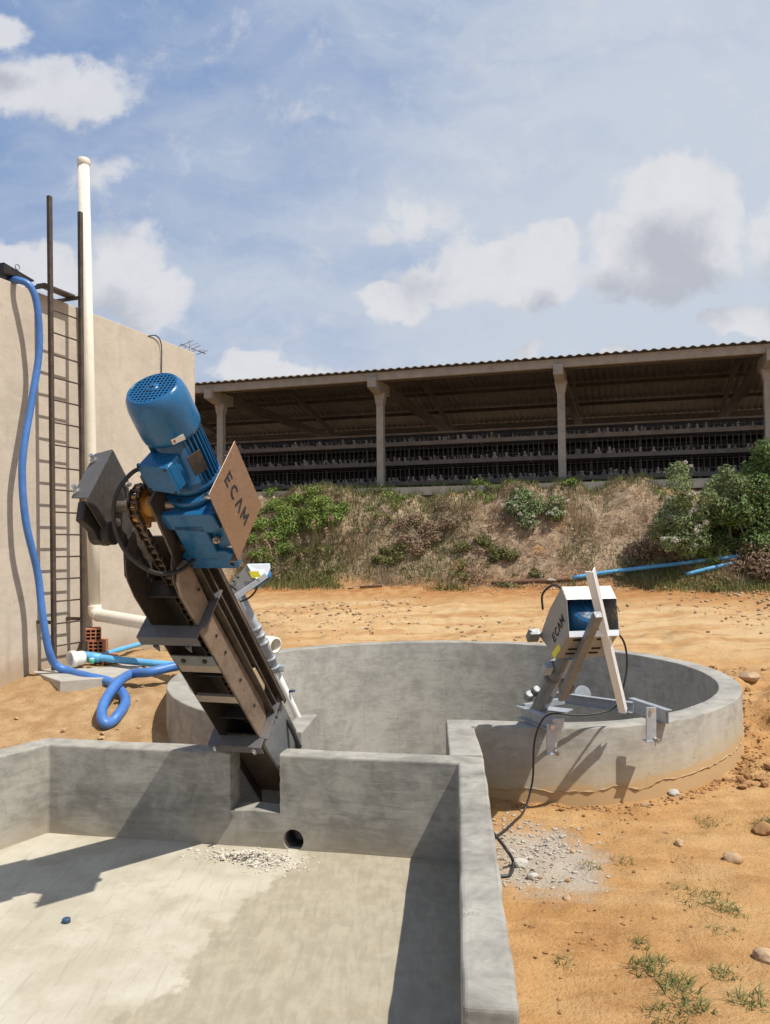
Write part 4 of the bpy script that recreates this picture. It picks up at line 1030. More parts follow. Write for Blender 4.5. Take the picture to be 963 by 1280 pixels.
# head shaft, sprocket, chain
HA, HU = 1.965, .285
MB().lathe(cv(HA, -.46, HU), w_, [(0, .034), (.60, .034)], 18).build('head_shaft', 'shaft_steel', conv)
sp_ = MB(); nt = 11; poly = []
for k in range(nt * 4):
    th = 2 * math.pi * k / (nt * 4); r_ = .128 if k % 4 in (1, 2) else .100; poly.append(cv(HA + r_ * math.cos(th), -.135, HU + r_ * math.sin(th)))
sp_.prism(poly, -w_ * .03); spk = sp_.build('sprocket', 'hub_orange', conv, .003)
MB().lathe(cv(HA, -.185, HU), w_, [(0, .062), (.11, .062)], 20).build('hub', 'hub_orange', spk)
path = []
rch = .118
for k in range(52): path.append((-.9 + k * .0555, HU - rch))
for k in range(1, 10): th = -math.pi / 2 + math.pi * k / 10; path.append((HA + rch * math.cos(th), HU + rch * math.sin(th)))
for k in range(52): path.append((HA - k * .0555, HU + rch * .6))
mb = MB()
for k in range(len(path) - 1):
    (a0, u0_), (a1, u1_) = path[k], path[k + 1]
    off = .030 if k % 2 else .022
    for sgn in (-1, 1):
        mb.bar(cv(a0 + (a0 - a1) * .12, -.15 + sgn * off, u0_), cv(a1 + (a1 - a0) * .12, -.15 + sgn * off, u1_), .034, u_ if abs(a1 - a0) > abs(u1_ - u0_) else a_, .006)
    mb.lathe(cv(a0, -.185, u0_), w_, [(0, .012), (.07, .012)], 8)
mb.build('chain', 'chain_steel', conv)
# scraper flights on the chain
for a in (1.42, .62, .12): MB().box(cv(a, -.15, .12), a_ * .006, w_ * .13, u_ * .05).build('flight', 'dark_steel', conv)
# left bearing bracket
lb = [(1.50, .30), (1.45, .10), (1.60, .04), (1.72, .12), (1.83, .27), (2.00, .05), (2.20, .03), (2.23, .14), (2.235, .485), (2.0, .475), (1.90, .40), (1.72, .37)]
mb = MB(); mb.prism([cv(a, -.335, u) for a, u in [(1.50, .37), (1.50, .06), (1.62, .06), (1.76, .18), (1.92, .10), (2.175, .10), (2.225, .485), (1.99, .475), (1.90, .40), (1.78, .385)]], -w_ * .010)
brk = mb.build('bearing_bracket', 'shaded_paint', conv, .002)
mb = MB(); mb.prism([cv(2.224, -.335, .487), cv(2.178, -.335, .12), cv(2.145, -.48, .165), cv(2.186, -.48, .50)], a_ * .009 ); mb.build('end_plate', 'dark_paint', brk, .002)
mb = MB(); mb.prism([cv(2.22, -.338, .487), cv(1.99, -.338, .477), cv(1.99, -.40, .477), cv(2.20, -.42, .487)], u_ * .008); mb.build('end_plate', 'dark_paint', brk, .002)
mb = MB(); mb.lathe(cv(1.99, -.347, .33), w_, [(0, .052), (.014, .052)], 24); mb.build('bearing_hole', 'black_void', brk)
for (a, w, u) in ((2.192, -.445, .43), (2.160, -.455, .20)):
    MB().lathe(cv(a, w, u), a_, [(0, .022), (.018, .022), (.018, .013), (.05, .013)], 10, smooth=False).build('bolt', 'bolt_zinc', brk)
for (a, u) in ((2.005, .435), (1.935, .30)):
    MB().lathe(cv(a, -.335, u), w_, [(0, .020), (.018, .020), (.018, .012), (.04, .012)], 8, smooth=False).build('bolt', 'bolt_zinc', brk)
mb = MB(); mb.prism([cv(a, -.36, u) for a, u in [(2.16, .12), (2.10, .03), (2.00, .06), (1.93, .05), (1.83, .10), (1.82, .18), (1.93, .24), (2.1, .2)]], -w_ * .05); mb.build('take_up', 'dark_steel', brk, .006)
MB().lathe(cv(1.90, -.44, .14), w_, [(0, .072), (.125, .072), (.13, .06)], 22).build('roller', 'dark_steel', brk)
MB().lathe(cv(1.93, -.315, .19), w_, [(0, .024), (.02, .024)], 8, smooth=False).build('bolt', 'bolt_zinc', brk)
# right-hand side plate at the head with a dark bearing block
mb = MB(); mb.prism([cv(a, -.012, u) for a, u in [(1.55, .10), (2.10, .16), (2.13, .40), (2.02, .46), (1.55, .40)]], w_ * .012); mb.build('head_plate', 'raw_steel', conv)
mb = MB(); mb.box(cv(2.07, -.06, .40), a_ * .075, w_ * .07, u_ * .065); mb.build('bearing_block', 'dark_paint', conv, .008)
MB().lathe(cv(HA, -.055, HU), w_, [(0, .07), (.05, .075), (.05, .05)], 22).build('bearing_block', 'dark_steel', conv)
# gear box
GB = thing  # (name kept short below)
gx, gu = .165, .40
mb = MB(); mb.prism([cv(a, w, .215) for a, w in [(1.60, .035), (1.60, .345), (1.90, .335), (1.98, .30), (1.98, .03), (1.90, .0)]], u_ * .30); gear = mb.build('gearbox', 'blue_enamel', conv, .022, segs=3)
# lower and upper foot flanges on its face
mb = MB(); mb.prism([cv(a, w, .185) for a, w in [(1.545, -.005), (1.545, .325), (1.57, .34), (1.66, .335), (1.69, .29), (1.69, .03), (1.65, -.005)]], u_ * .045); mb.build('foot_flange', 'blue_enamel', gear, .010, segs=2)
mb = MB(); mb.prism([cv(a, w, .180) for a, w in [(1.87, .01), (1.84, .27), (1.87, .335), (1.97, .325), (1.985, .30), (1.985, .0), (1.93, -.01)]], u_ * .045); mb.build('foot_flange', 'blue_enamel', gear, .010, segs=2)
MB().box(cv(1.77, .14, .20), a_ * .14, w_ * .10, u_ * .02).build('cover', 'blue_enamel', gear, .012)
for (a, w) in ((1.575, .03), (1.585, .30), (1.93, .03), (1.93, .295)):
    MB().lathe(cv(a, w, .187), -u_, [(0, .015), (.003, .015)], 12).build('bolt_hole', 'black_void', gear)
MB().lathe(cv(1.78, .27, .20), -u_, [(0, .022), (.015, .022), (.015, .012), (.03, .012)], 10, smooth=False).build('bolt', 'shaft_steel', gear)
MB().lathe(cv(1.93, gx - .02, gu), a_, [(0, .135), (.05, .145), (.06, .172), (.085, .174), (.095, .168)], 40).build('motor_flange', 'blue_enamel', gear)
for k in range(6):
    th = 2 * math.pi * k / 6 + .3; MB().lathe(cv(2.024, gx - .02 + .155 * math.cos(th), gu + .155 * math.sin(th)), a_, [(0, .012), (.014, .012)], 6, smooth=False).build('bolt', 'dark_steel', gear)
for k in range(3): MB().box(cv(1.70 + .07 * k, .347, .40), a_ * .006, w_ * .008, u_ * .09).build('rib', 'blue_enamel', gear, .003)
MB().lathe(cv(1.79, .345, .36), w_, [(0, .085), (.012, .085), (.016, .07), (.016, .03)], 28).build('side_cover', 'blue_enamel', gear)
# motor
mx, mu = .140, .435
mot = MB(); mot.lathe(cv(2.02, mx, mu), a_, [(0, .130), (.02, .158), (.05, .158), (.06, .126), (.40, .126), (.42, .10)], 40)
for k in range(34):
    th = 2 * math.pi * k / 34
    if math.sin(th) < -.72: continue
    dr = w_ * math.cos(th) + u_ * math.sin(th); mot.box(cv(2.235, mx, mu) + dr * .139, a_ * .165, dr * .016, np.cross(dr, a_) * .0032)
motor = mot.build('motor', 'blue_enamel', conv)
cw = MB(); cw.lathe(cv(2.385, mx, mu), a_, [(0, .150), (0, .163), (.02, .167), (.14, .168), (.20, .166), (.245, .157), (.272, .140), (.277, .130), (.272, .126), (.15, .11)], 48, caps=False); cowl = cw.build('fan_cowl', 'blue_enamel', motor)
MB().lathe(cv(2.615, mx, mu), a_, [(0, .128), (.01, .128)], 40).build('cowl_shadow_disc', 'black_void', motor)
gr = MB(); rg_ = .128; ce = 2.657
for k in range(-5, 6):
    o_ = k * .0226; hl = math.sqrt(max(0, rg_ ** 2 - o_ ** 2))
    gr.bar(cv(ce, mx - hl, mu + o_), cv(ce, mx + hl, mu + o_), .0062, u_, .006); gr.bar(cv(ce + .001, mx + o_, mu - hl), cv(ce + .001, mx + o_, mu + hl), .0062, w_, .006)
gr.build('fan_grille', 'blue_enamel', motor)
MB().lathe(cv(2.654, mx, mu), a_, [(0, .036), (.009, .036), (.010, .012)], 24).build('grille_hub', 'blue_enamel', motor)
mb = MB(); mb.bar(cv(2.666, mx - .015, mu), cv(2.666, mx + .015, mu), .005, u_, .004); mb.bar(cv(2.666, mx, mu - .015), cv(2.666, mx, mu + .015), .005, w_, .004); mb.build('grille_mark', 'black_void', motor)
# terminal box facing down towards the viewer
tc = cv(2.235, mx - .035, mu - .172); tn = nrm(-u_ - .22 * w_); tw = nrm(w_ - tn * np.dot(w_, tn))
tb = MB(); tb.box(tc, a_ * .088, tw * .098, tn * .055); tbx = tb.build('terminal_box', 'blue_enamel', motor, .012, segs=3)
MB().box(tc + tn * .062, a_ * .093, tw * .104, tn * .009).build('terminal_lid', 'blue_enamel', motor, .006)
for sa in (-1, 1):
    for sw_ in (-1, 1): MB().lathe(tc + tn * .070 + a_ * .08 * sa + tw * .09 * sw_, tn, [(0, .009), (.006, .009)], 8).build('lid_screw', 'dark_steel', motor)
# grimy rating plate and white sticker on the right of the motor
dr = nrm(w_ * .80 - u_ * .60); ds = np.cross(dr, a_)
MB().box(cv(2.225, mx, mu) + dr * .160, a_ * .065, dr * .004, ds * .042).build('rating_plate', 'grime_plate', motor)
dr = nrm(w_ * .62 - u_ * .78); ds = np.cross(dr, a_)
MB().box(cv(2.415, mx, mu) + dr * .1685, a_ * .016, dr * .002, ds * .036).build('sticker', 'white_label', motor)
MB().box(cv(2.415, mx, mu) + dr * .171 + ds * .022, a_ * .008, dr * .001, ds * .006).build('sticker_mark', 'brick_red', motor)
# supply cable looping from terminal box to conveyor
cpts = [tc - a_ * .02 - tw * .10, cv(2.26, -.06, .25), cv(2.22, -.13, .12), cv(2.10, -.16, .02), cv(1.93, -.13, -.05), cv(1.76, -.04, -.04), cv(1.66, .03, .06), cv(1.62, .07, .20)]
MB().tube(spline(cpts, 7), .0125, 10).build('supply_cable', 'black_rubber', conv)
# guard plate with the maker's letters, on the right of the gear box
gpw = .40
mb = MB(); mb.prism([cv(a, gpw, u) for a, u in [(2.196, .557), (1.705, .560), (1.693, .109), (2.185, .121)]], w_ * .004); gp = mb.build('guard_plate', 'brushed_steel', conv, .0012, segs=1)
lettering('ECAM', cv(1.955, gpw + .005, .345), -a_, u_, .088, 'black_void', gp, .0008, 1.08, .006)
mb = MB()
for a, u in ((1.76, .16), (1.76, .50), (2.13, .16), (2.13, .50)): mb.lathe(cv(a, .34, u), w_, [(0, .010), (.06, .010)], 8)
mb.build('stand_off', 'bolt_zinc', gp)
mb = MB(); mb.prism([cv(a, gpw - .0005, u) for a, u in [(1.705, .560), (1.693, .109)]] + [cv(1.69, gpw - .05, .109), cv(1.702, gpw - .05, .560)], -a_ * .004); mb.build('return_edge', 'brushed_steel', gp)

# ------------------------------------------------------------------ mixer pump on the rim at the right
PS, TH2 = R(12), R(44)
w2 = np.array([math.cos(PS), math.sin(PS), 0.]); q2 = np.array([math.sin(PS), -math.cos(PS), 0.])
d2 = q2 * math.cos(TH2) + np.array([0, 0, math.sin(TH2)]); n2 = np.cross(w2, d2); O2 = at(668, 880, 6.9)
n2 = -n2 if n2[2] > 0 else n2
def mp(d, w, n): return O2 + d2 * d + w2 * w + n2 * n
mix = thing('mixer_pump', 'galvanised mixer pump with a sheet metal hood clamped on the right of the tank rim', 'mixer pump', at(740, 895, 6.55))
hexp = [(1.389, -.107), (1.389, .017), (1.240, .216), (.926, .195), (.801, -.106), (1.099, -.133)]
WL, WR = -.15, .245
mb = MB(); mb.prism([mp(d, WL, n) for d, n in hexp], w2 * .004); lp = mb.build('hood_side', 'stainless_sheet', mix)
mb = MB(); mb.prism([mp(d, WR, n) for d, n in hexp], w2 * .004); rp_ = mb.build('hood_side', 'stainless_sheet', mix)
def sheet(i, j, name, slots=0):
    (da, na), (db, nb_) = hexp[i], hexp[j]; A = mp(da, WL + .004, na); B_ = mp(db, WL + .004, nb_); nn = nrm(np.cross(B_ - A, w2))
    mb = MB(); mb.prism([A, B_, B_ + w2 * (WR - WL - .004), A + w2 * (WR - WL - .004)], nn * .004); return mb.build(name, 'stainless_sheet', mix)
sheet(0, 1, 'hood_top'); s_ = sheet(2, 3, 'hood_bottom'); sheet(3, 4, 'hood_bottom'); sheet(5, 0, 'hood_top')
mb = MB(); mb.prism([mp(1.25, WL, .20), mp(1.25, WR, .20), mp(1.225, WR, .235), mp(1.225, WL, .235)], d2 * .006); mb.build('hood_lip', 'bright_steel', mix)
mb = MB()
for wv in (-.06, .13):
    for dv in (1.17, 1.05, .99): mb.box(mp(dv, wv, .2135 - (1.24 - dv) * .067 + .010), d2 * .007, w2 * .035, n2 * .003)
mb.build('vent_slot', 'black_void', mix)
lettering('ECAM', mp(1.12, WL - .0015, .07), d2, -n2, .070, 'black_void', lp, .0008, 1.0, .006)
lettering('ECAM', mp(1.22, WR - .0015, .08), d2, -n2, .080, 'cut_letter', rp_, .0008, 1.0, .006)
MB().prism([mp(d, WL - .001, n) for d, n in [(1.05, .155), (1.05, .205), (.88, .165), (.88, .10)]][:2] + [mp(.90, WL - .001, .185), mp(.89, WL - .001, .125)], -w2 * .0015).build('warning_label', 'yellow_label', mix)  # label
mm = MB(); mm.lathe(mp(.78, .045, .02), d2, [(0, .10), (.05, .13), (.33, .13), (.34, .142), (.46, .143), (.50, .135), (.515, .11), (.515, .05)], 36)
mot2 = mm.build('motor', 'blue_enamel', mix)
mm = MB()
for k in range(9): mm.lathe(mp(1.296, .045, .02), d2, [(0, .02 + k * .011), (.004, .02 + k * .011), (.004, .015 + k * .011)], 28, caps=False)
mm.build('fan_grille', 'blue_enamel', mot2)
# tubes and strut
MB().tube([mp(-.35, .02, .02), mp(.83, .02, .06)], .048, 18).build('pump_tube', 'galvanised_dull', mix)
MB().tube([mp(-1.6, .02, .02), mp(-.34, .02, .02)], .035, 14).build('pump_tube', 'galvanised_dull', mix)
MB().bar(mp(-.2, .10, .0), mp(.95, .10, .02), .06, w2, .06).build('support_arm', 'galvanised', mix, .004)
MB().bar(at(748, 768, 5.62), at(702, 873, 6.40), .058, w2, .055).build('support_arm', 'galvanised_dull', mix, .004)
for dv, wv in ((.55, .02), (.42, .02)):
    MB().lathe(mp(dv, wv, .03), d2, [(0, .066), (.05, .066)], 18).build('pipe_clamp', 'dark_paint', mix)
MB().box(mp(.58, -.07, .05), d2 * .05, w2 * .035, n2 * .03).build('pipe_clamp', 'galvanised', mix, .006)
for (x, y, Y, r_) in ((661, 870, 6.86, .042), (670, 864, 6.86, .04), (684, 872, 6.82, .045)):
    c_ = at(x, y, Y); MB().lathe(c_ - d2 * .04, d2, [(0, .03), (.01, r_ * .9), (.03, r_), (.06, r_), (.08, r_ * .7)], 20).build('elbow_cap', 'galvanised_dull', mix)
strut = MB(); sb, st_ = at(783, 889, 6.42), at(742, 712, 5.55); sx_ = nrm(st_ - sb); sn_ = np.array([.80, -.6, 0]); sn_ = nrm(sn_ - sx_ * np.dot(sn_, sx_)); sw_ = np.cross(sx_, sn_); sw_ = sw_ if sw_[0] < 0 else -sw_
strut.bar(sb, st_, .052, sw_, .008); strut.bar(sb + sw_ * .024 - sn_ * .028, st_ + sw_ * .024 - sn_ * .028, .008, sw_, .048); strut.build('upright_strut', 'bright_steel', mix, .002)
MB().box(mp(.80, WL - .05, -.12), d2 * .05, w2 * .045, n2 * .03).build('lug', 'galvanised_dull', mix, .004)
MB().tube(spline([mp(1.02, WL - .01, -.2), mp(1.12, WL - .02, -.27), mp(1.25, WL + .02, -.25), mp(1.33, WL + .04, -.14)], 5), .009, 8).build('motor_cable', 'black_rubber', mix)
# base frame: channel bars across the rim and their clamps
zb2 = RIM + .055
def onr(px, py): return onz(px, py, zb2)
def chan(p, q, h, dep, side, name='base_bar'):
    p, q = np.asarray(p, float), np.asarray(q, float); d = nrm(q - p); s_ = nrm(np.asarray(side, float) - d * np.dot(side, d)); mb = MB(); up = np.array([0, 0, 1.])
    mb.box((p + q) / 2, (q - p) / 2, s_ * .004, up * h / 2)
    for sg in (-1, 1): mb.box((p + q) / 2 + s_ * dep / 2 + up * sg * (h / 2 - .004), (q - p) / 2 * .999, s_ * (dep / 2 - .004), up * .004)
    return mb.build(name, 'galvanised', mix, .0015)
Lp, Lq = onr(652, 889), onr(697, 906); chan(Lp, Lq, .105, .06, -w2)
MB().box(Lq + nrm(Lq - Lp) * .012, nrm(Lq - Lp) * .005, w2 * .05, (0, 0, .05)).build('end_plate', 'galvanised', mix, .003)
Rp, Rq = onr(786, 880), onr(833, 896); chan(Rp, Rq, .11, .06, w2)
Mp, Mq = onr(690, 870), onr(792, 884); chan(Mp, Mq, .095, .055, (0, -1, 0))
MB().bar(onr(655, 884), onr(705, 876), .06, (0, 0, 1), .03).build('base_bar', 'galvanised', mix, .003)
MB().box((Rq + Rp) / 2 + (Rq - Rp) * .35 + (0.01, -.015, .0), nrm(Rq - Rp) * .09, (0, .004, 0), (0, 0, .055)).build('end_plate', 'galvanised', mix, .002)
MB().lathe(onr(727, 872) + (0, -.03, .03), (.25, -.95, .1), [(0, .085), (.012, .085)], 26).build('lug', 'galvanised', mix, .002)
MB().bar(onr(668, 884), onr(712, 889), .012, (0, 0, 1), .16).build('end_plate', 'galvanised', mix, .002)
MB().box(at(708, 858, 6.33), d2 * .05, w2 * .045, n2 * .045).build('lug', 'dark_paint', mix, .008)
def clamp(px, topy, boty, Y, bolt_right=True):
    t1, b1 = at(px, topy, Y), at(px, boty, Y)
    mb = MB(); mb.bar(t1, b1, .085, w2, .014); mb.box(b1 + (0, .03, .01), w2 * .045, (0, .05, 0), (0, 0, .006)); o = mb.build('wall_clamp', 'galvanised', mix, .002)
    for k in (-.04, .0): MB().lathe(b1 + w2 * .03 + (0, -.005, .03 + k * .5), w2 * .5 + np.array([0, -1, 0]), [(0, .016), (.012, .016), (.012, .009), (.05, .009)], 8, smooth=False).build('bolt', 'bolt_zinc', o)
    MB().lathe(t1 + (0, -.01, -.02), (0, -1, 0), [(0, .018), (.014, .018)], 6, smooth=False).build('bolt', 'bolt_zinc', o)
clamp(690, 905, 944, 6.32); clamp(814, 884, 928, 6.42)
tag(MB().tube(spline([at(772, 790, 6.05), at(781, 805, 6.1), at(784, 830, 6.2), at(779, 860, 6.4), at(768, 885, 6.5), at(730, 894, 6.45), at(692, 892, 6.4), at(677, 902, 6.28), at(668, 930, 6.27), at(666, 975, 6.27), at(656, 1012, 6.2), gh(645, 1030) + (0, 0, .02), gh(628, 1045) + (0, 0, .02), at(612, 1050, 5.7)], 7), .008, 8).build('power_cable', 'black_rubber', None), 'black power cable running from the hooded mixer pump down the tank wall', 'cable')
tag(MB().tube(spline([at(606, 1030, 5.75), at(620, 1045, 5.45), at(634, 1063, 5.25), gh(642, 1085) + (0, 0, .03), gh(637, 1097) + (0, 0, .015), gh(622, 1099) + (0, 0, .015)], 6), .011, 8).build('cable_end', 'black_rubber', None), 'thick black cable end curling out on the gravel beside the basin wall', 'cable')

# ------------------------------------------------------------------ second mixer pump behind the conveyor
m2 = thing('mixer_pump', 'mixer pump half hidden behind the conveyor with a long slanting tube into the tank', 'mixer pump', at(370, 893, 6.95))
f0, f1 = at(371, 893, 6.98), at(300, 742, 6.45)
axm = nrm(f1 - f0)
MB().tube([f0 - axm * .8, f0, f0 + (f1 - f0) * .42], .028, 14).build('pump_tube', 'pvc_white', m2)
MB().tube([f0 + (f1 - f0) * .38, f1], .037, 16).build('pump_tube', 'galvanised', m2)
for k in (.40, .47, .60, .66, .72): MB().lathe(f0 + (f1 - f0) * k, axm, [(0, .050), (.03, .050)], 18).build('pipe_clamp', 'galvanised', m2)
MB().box(f0 + (f1 - f0) * .40 + (.03, 0, 0), (.05, 0, 0), (0, .025, 0), (0, 0, .028)).build('pipe_clamp', 'galvanised', m2, .01)
MB().lathe(f0 + (f1 - f0) * .2 + (.02, 0, 0), (1, -.2, .2), [(0, .012), (.06, .012)], 8).build('bolt', 'navy_plastic', m2)
ev = np.array([.16, .24, .10])
sl = [at(x, y, 6.25) for x, y in ((282, 735), (309, 706), (320, 724), (292, 748))]
mb = MB(); mb.prism(sl, ev * .05); hs = mb.build('hood_bottom', 'stainless_sheet', m2)
mb = MB()
for (x0, y0, x1, y1) in ((287, 731, 296, 738), (291, 726, 293.5, 727.6), (296, 721, 299, 722.6)):
    mb.bar(at(x0, y0, 6.235), at(x1, y1, 6.235), .012, (0, 0, 1), .006)
mb.build('vent_slot', 'black_void', m2)
sidep = [at(309, 705.5, 6.24), at(336.5, 705, 6.30), at(337, 711, 6.30), at(334, 719, 6.29), at(320, 724.5, 6.24)]
mb = MB(); mb.prism(sidep, ev * .04); s2 = mb.build('hood_side', 'bright_steel', m2)
mb = MB(); mb.prism([at(311, 714, 6.225), at(323, 714, 6.225), at(327, 721, 6.225), at(315, 722.5, 6.225)], (0, .003, 0)); mb.build('warning_label', 'yellow_label', m2)
MB().bar(at(290, 750, 6.2), at(333, 719, 6.28), .045, (0, 0, 1), .05).build('base_bar', 'galvanised', m2, .004)
c_ = at(326, 718, 6.42); MB().lathe(c_, nrm((.6, -.3, .5)), [(-.12, .06), (-.1, .075), (.05, .075), (.06, .06)], 24).build('motor', 'blue_enamel', m2)
tag(MB().tube(spline([at(322, 728, 6.25), at(320, 738, 6.25), at(312, 747, 6.3), at(301, 752, 6.35)], 5), .008, 7).build('pump_cable', 'black_rubber', None), 'short black cable drooping under the hood of the pump behind the conveyor', 'cable')
# black hose at the back of the conveyor foot
tag(MB().tube(spline([cv(.15, .02, .40), at(352, 885, 6.1), at(362, 905, 6.1), at(372, 930, 6.12), at(374, 960, 6.15)], 6), .018, 8).build('drain_hose', 'black_rubber', None), 'black hose hanging behind the foot of the conveyor into the channel', 'hose')

# ------------------------------------------------------------------ loose things on the ground
def scatter(name, pts, rmin, rmax, mat, label, cat, seed, sq=.6, sink=.2):
    """many small angular crumbs as one heap"""
    rg = np.random.default_rng(seed); bm = bmesh.new(); bmesh.ops.create_icosphere(bm, subdivisions=1, radius=1)
    base = np.array([list(v.co) for v in bm.verts]); fc = np.array([[v.index for v in f_.verts] for f_ in bm.faces]); bm.free()
    n = len(pts); r_ = rmin + (rmax - rmin) * rg.uniform(0, 1, n) ** 4.5
    V = base[None] * rg.uniform(.65, 1.2, (n, len(base), 1)); V = V * rg.uniform(.6, 1.25, (n, 1, 3)) * r_[:, None, None]; V[:, :, 2] *= sq
    V += np.asarray(pts)[:, None, :] + np.array([0, 0, 1.])[None, None] * (r_ * sq * (1 - sink) * .6)[:, None, None]
    F = fc[None] + (np.arange(n) * len(base))[:, None, None]
    return tag(rawmesh(name, V.reshape(-1, 3), F.reshape(-1, 3), mat), label, cat, kind='stuff')
def gnd(x, y): return np.stack([x, y, hgt(x, y)], 1)
def blocked(x, y):
    r_ = np.hypot(x - TC[0], y - TC[1]); return (r_ < TR + .03) | ((x < .72 + .0 * y) & (x > -2.9) & (y < 6.7)) | ((x - wp[0]) * wn[0] + (y - wp[1]) * wn[1] < .05)
# pebbles all over
x = RNG.uniform(.3, 4.8, 6000); y = RNG.uniform(2.6, 9, 6000); k = ~blocked(x, y) & (RNG.uniform(0, 1, 6000) < np.clip(.25 + 1.1 * fbm(x, y, 1.1, 3, 60), .02, 1)); scatter('pebbles', gnd(x[k], y[k]), .003, .018, 'clod_earth', 'scattered small pebbles on the orange earth at the right', 'pebbles', 1)
x = RNG.uniform(2.9, 6.5, 2600); y = RNG.uniform(6.8, 10.6, 2600); k = ~blocked(x, y) & (RNG.uniform(0, 1, 2600) < np.clip(.5 + 1.3 * fbm(x, y, 1.4, 3, 61), .02, 1)); scatter('earth_clods', gnd(x[k], y[k]), .008, .07, 'clod_earth', 'rough clods of orange earth to the right of the tank', 'clods', 2)
x = RNG.uniform(-4.8, -1.5, 6000); y = RNG.uniform(6.3, 12, 6000); k = ~blocked(x, y) & (RNG.uniform(0, 1, 6000) < np.clip(.3 + 1.2 * fbm(x, y, 1.2, 3, 62), .02, 1)); scatter('yard_rubble', gnd(x[k], y[k]), .006, .045, 'stone_tan', 'small stony rubble on the sandy yard behind the basin', 'rubble', 3)
x = RNG.uniform(-3, 7, 5000); y = RNG.uniform(12.3, 16, 5000); k = ~blocked(x, y) & (RNG.uniform(0, 1, 5000) < np.clip(.2 + 1.3 * fbm(x, y, .8, 3, 63), .02, 1)); scatter('track_gravel', gnd(x[k], y[k]), .008, .05, 'stone_tan', 'loose gravel and crumbs along the dirt track', 'gravel', 4)
th = RNG.uniform(R(-85), R(5), 1500); rr = np.array([tank_r(k) for k in th]) + np.abs(RNG.normal(0, .10, 1500)) + .02; x = TC[0] + rr * np.cos(th); y = TC[1] + rr * np.sin(th); k = x > .72; scatter('foot_clods', gnd(x[k], y[k]), .004, .022, 'clod_earth', 'crumbs of orange earth along the foot of the tank wall', 'clods', 5)
# grey mortar waste by the basin wall
def around(pxys, n, sx, sy, zfix=None, z=None):
    P = []
    for (px, py, wgt) in pxys:
        c = gh(px, py) if z is None else onz(px, py, z); m = int(n * wgt)
        xx = RNG.normal(c[0], sx, m); yy_ = RNG.normal(c[1], sy, m); P.append(np.stack([xx, yy_], 1))
    return np.concatenate(P)
P = around([(650, 1050, .35), (690, 1055, .2), (640, 1085, .25), (660, 1075, .2)], 1700, .20, .22); k = ~((P[:, 0] < .70)); P = P[k]
scatter('mortar_waste', gnd(P[:, 0], P[:, 1]), .0015, .020, 'mortar_crumb', 'heap of grey mortar waste and stones beside the basin wall', 'rubble', 6)
c0 = onz(312, 1074, FLOOR); P = around([(300, 1070, .3), (330, 1075, .35), (345, 1082, .2), (270, 1068, .15)], 1700, .10, .055, z=FLOOR)
inb = np.array([np.dot(p - A_in, nb) < -.01 for p in P]); P = P[inb]
hz = FLOOR + .05 * np.exp(-(((P[:, 0] - c0[0]) / .16) ** 2 + ((P[:, 1] - c0[1]) / .08) ** 2))
scatter('mortar_rubble', np.stack([P[:, 0], P[:, 1], hz], 1), .002, .017, 'mortar_pale', 'small spill of crumbled mortar on the basin floor under the notch', 'rubble', 7)
c_ = onz(83, 1153, FLOOR)
sc_ = thing('bottle_cap', 'small dark blue plastic cap lying on the basin floor', 'cap', c_)
MB().lathe(c_, (0, 0, 1), [(0, .024), (.02, .024), (.024, .02)], 18).build('cap', 'navy_plastic', sc_)
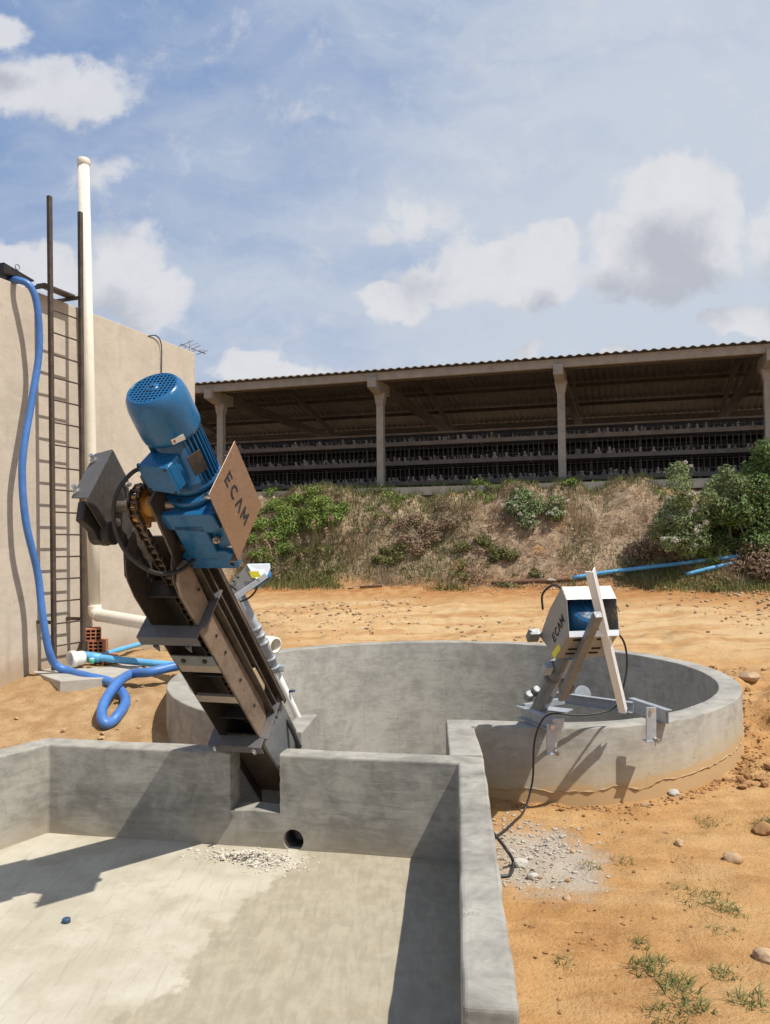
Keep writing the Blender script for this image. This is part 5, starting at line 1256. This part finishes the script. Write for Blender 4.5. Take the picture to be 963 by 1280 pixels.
# larger single stones
for k, (px, py, r_, mt, lb) in enumerate([
    (915, 1076, .072, 'stone_tan', 'largest tan stone on the orange earth at the right edge'),
    (850, 1056, .045, 'stone_tan', 'rounded tan stone left of the largest stone, on the bare sand'),
    (833, 1042, .026, 'stone_tan', 'small flat stone just above the rounded tan stone'),
    (843, 994, .05, 'stone_grey', 'pale grey stone near the foot of the tank wall'),
    (808, 1008, .04, 'stone_tan', 'flat brown stone left of the pale grey stone by the tank'),
    (958, 1200, .06, 'stone_tan', 'brown stone half out of the picture at the lower right edge'),
    (709, 1125, .030, 'stone_tan', 'pinkish stone at the lower edge of the grey mortar heap'),
    (667, 1098, .038, 'stone_grey', 'grey mortar lump beside the black cable end'),
    (650, 1082, .05, 'stone_grey', 'broad grey mortar lump inside the bend of the black cable end'),
    (716, 1066, .025, 'stone_tan', 'little orange stone at the right of the grey mortar heap'),
    (936, 848, .12, 'stone_tan', 'squarish earth-coloured block behind the right side of the tank'),
    (955, 1040, .09, 'clod_earth', 'dark reddish clod at the right edge above the largest stone')]):
    stone('stone', gh(px, py), r_, mt, lb, seed=30 + k)
# grass tufts
def tuft(px, py, n, rad, L, label, mat='green_blades'):
    c = gh(px, py); t_ = thing('grass_tuft', label, 'grass tuft', c, 'grass tufts on the orange earth')
    def smp(m):
        p = np.clip(RNG.normal(0, rad, (m, 2)), -1.3 * rad, 1.3 * rad) + c[:2]; return np.stack([p[:, 0], p[:, 1], hgt(p[:, 0], p[:, 1]) - .005], 1)
    blades(int(n * .62), smp, L * .4, L, 1.0, .003, 'blades', mat, parent=t_)
for args in [(880, 1122, 200, .10, .085, 'wide green grass tuft right of the middle of the sand'), (912, 1140, 150, .055, .10, 'dense dark tuft just below the wide green tuft'), (800, 1184, 70, .03, .07, 'small tuft above the long row of grass'),
             (812, 1210, 240, .06, .09, 'long sprawling tuft of grass in the lower right sand'), (845, 1235, 200, .055, .11, 'tallest grass tuft right below the sprawling one'), (865, 1262, 170, .05, .09, 'bushy tuft at the bottom of the picture'),
             (905, 1222, 110, .04, .075, 'tuft with spread blades at the right of the tallest tuft'), (938, 1258, 170, .055, .09, 'tuft in the bottom right corner'), (740, 1084, 90, .045, .06, 'low weed close to the grey mortar heap'),
             (778, 1078, 90, .045, .06, 'low weed right of the weed by the mortar heap'), (890, 1030, 120, .07, .07, 'thin tuft near the dark clod, above the largest stone'), (705, 1206, 60, .03, .055, 'lonely little tuft near the basin wall'),
             (957, 1035, 130, .05, .14, 'leafy tuft in front of the dark clod at the right edge'), (905, 1165, 60, .05, .06, 'sparse tuft between the dense tuft and the spread one'), (830, 1275, 150, .06, .08, 'low tuft cut by the lower edge of the picture'), (960, 970, 120, .12, .07, 'pale sparse tuft on the cloddy slope at the right edge')]:
    tuft(*args)
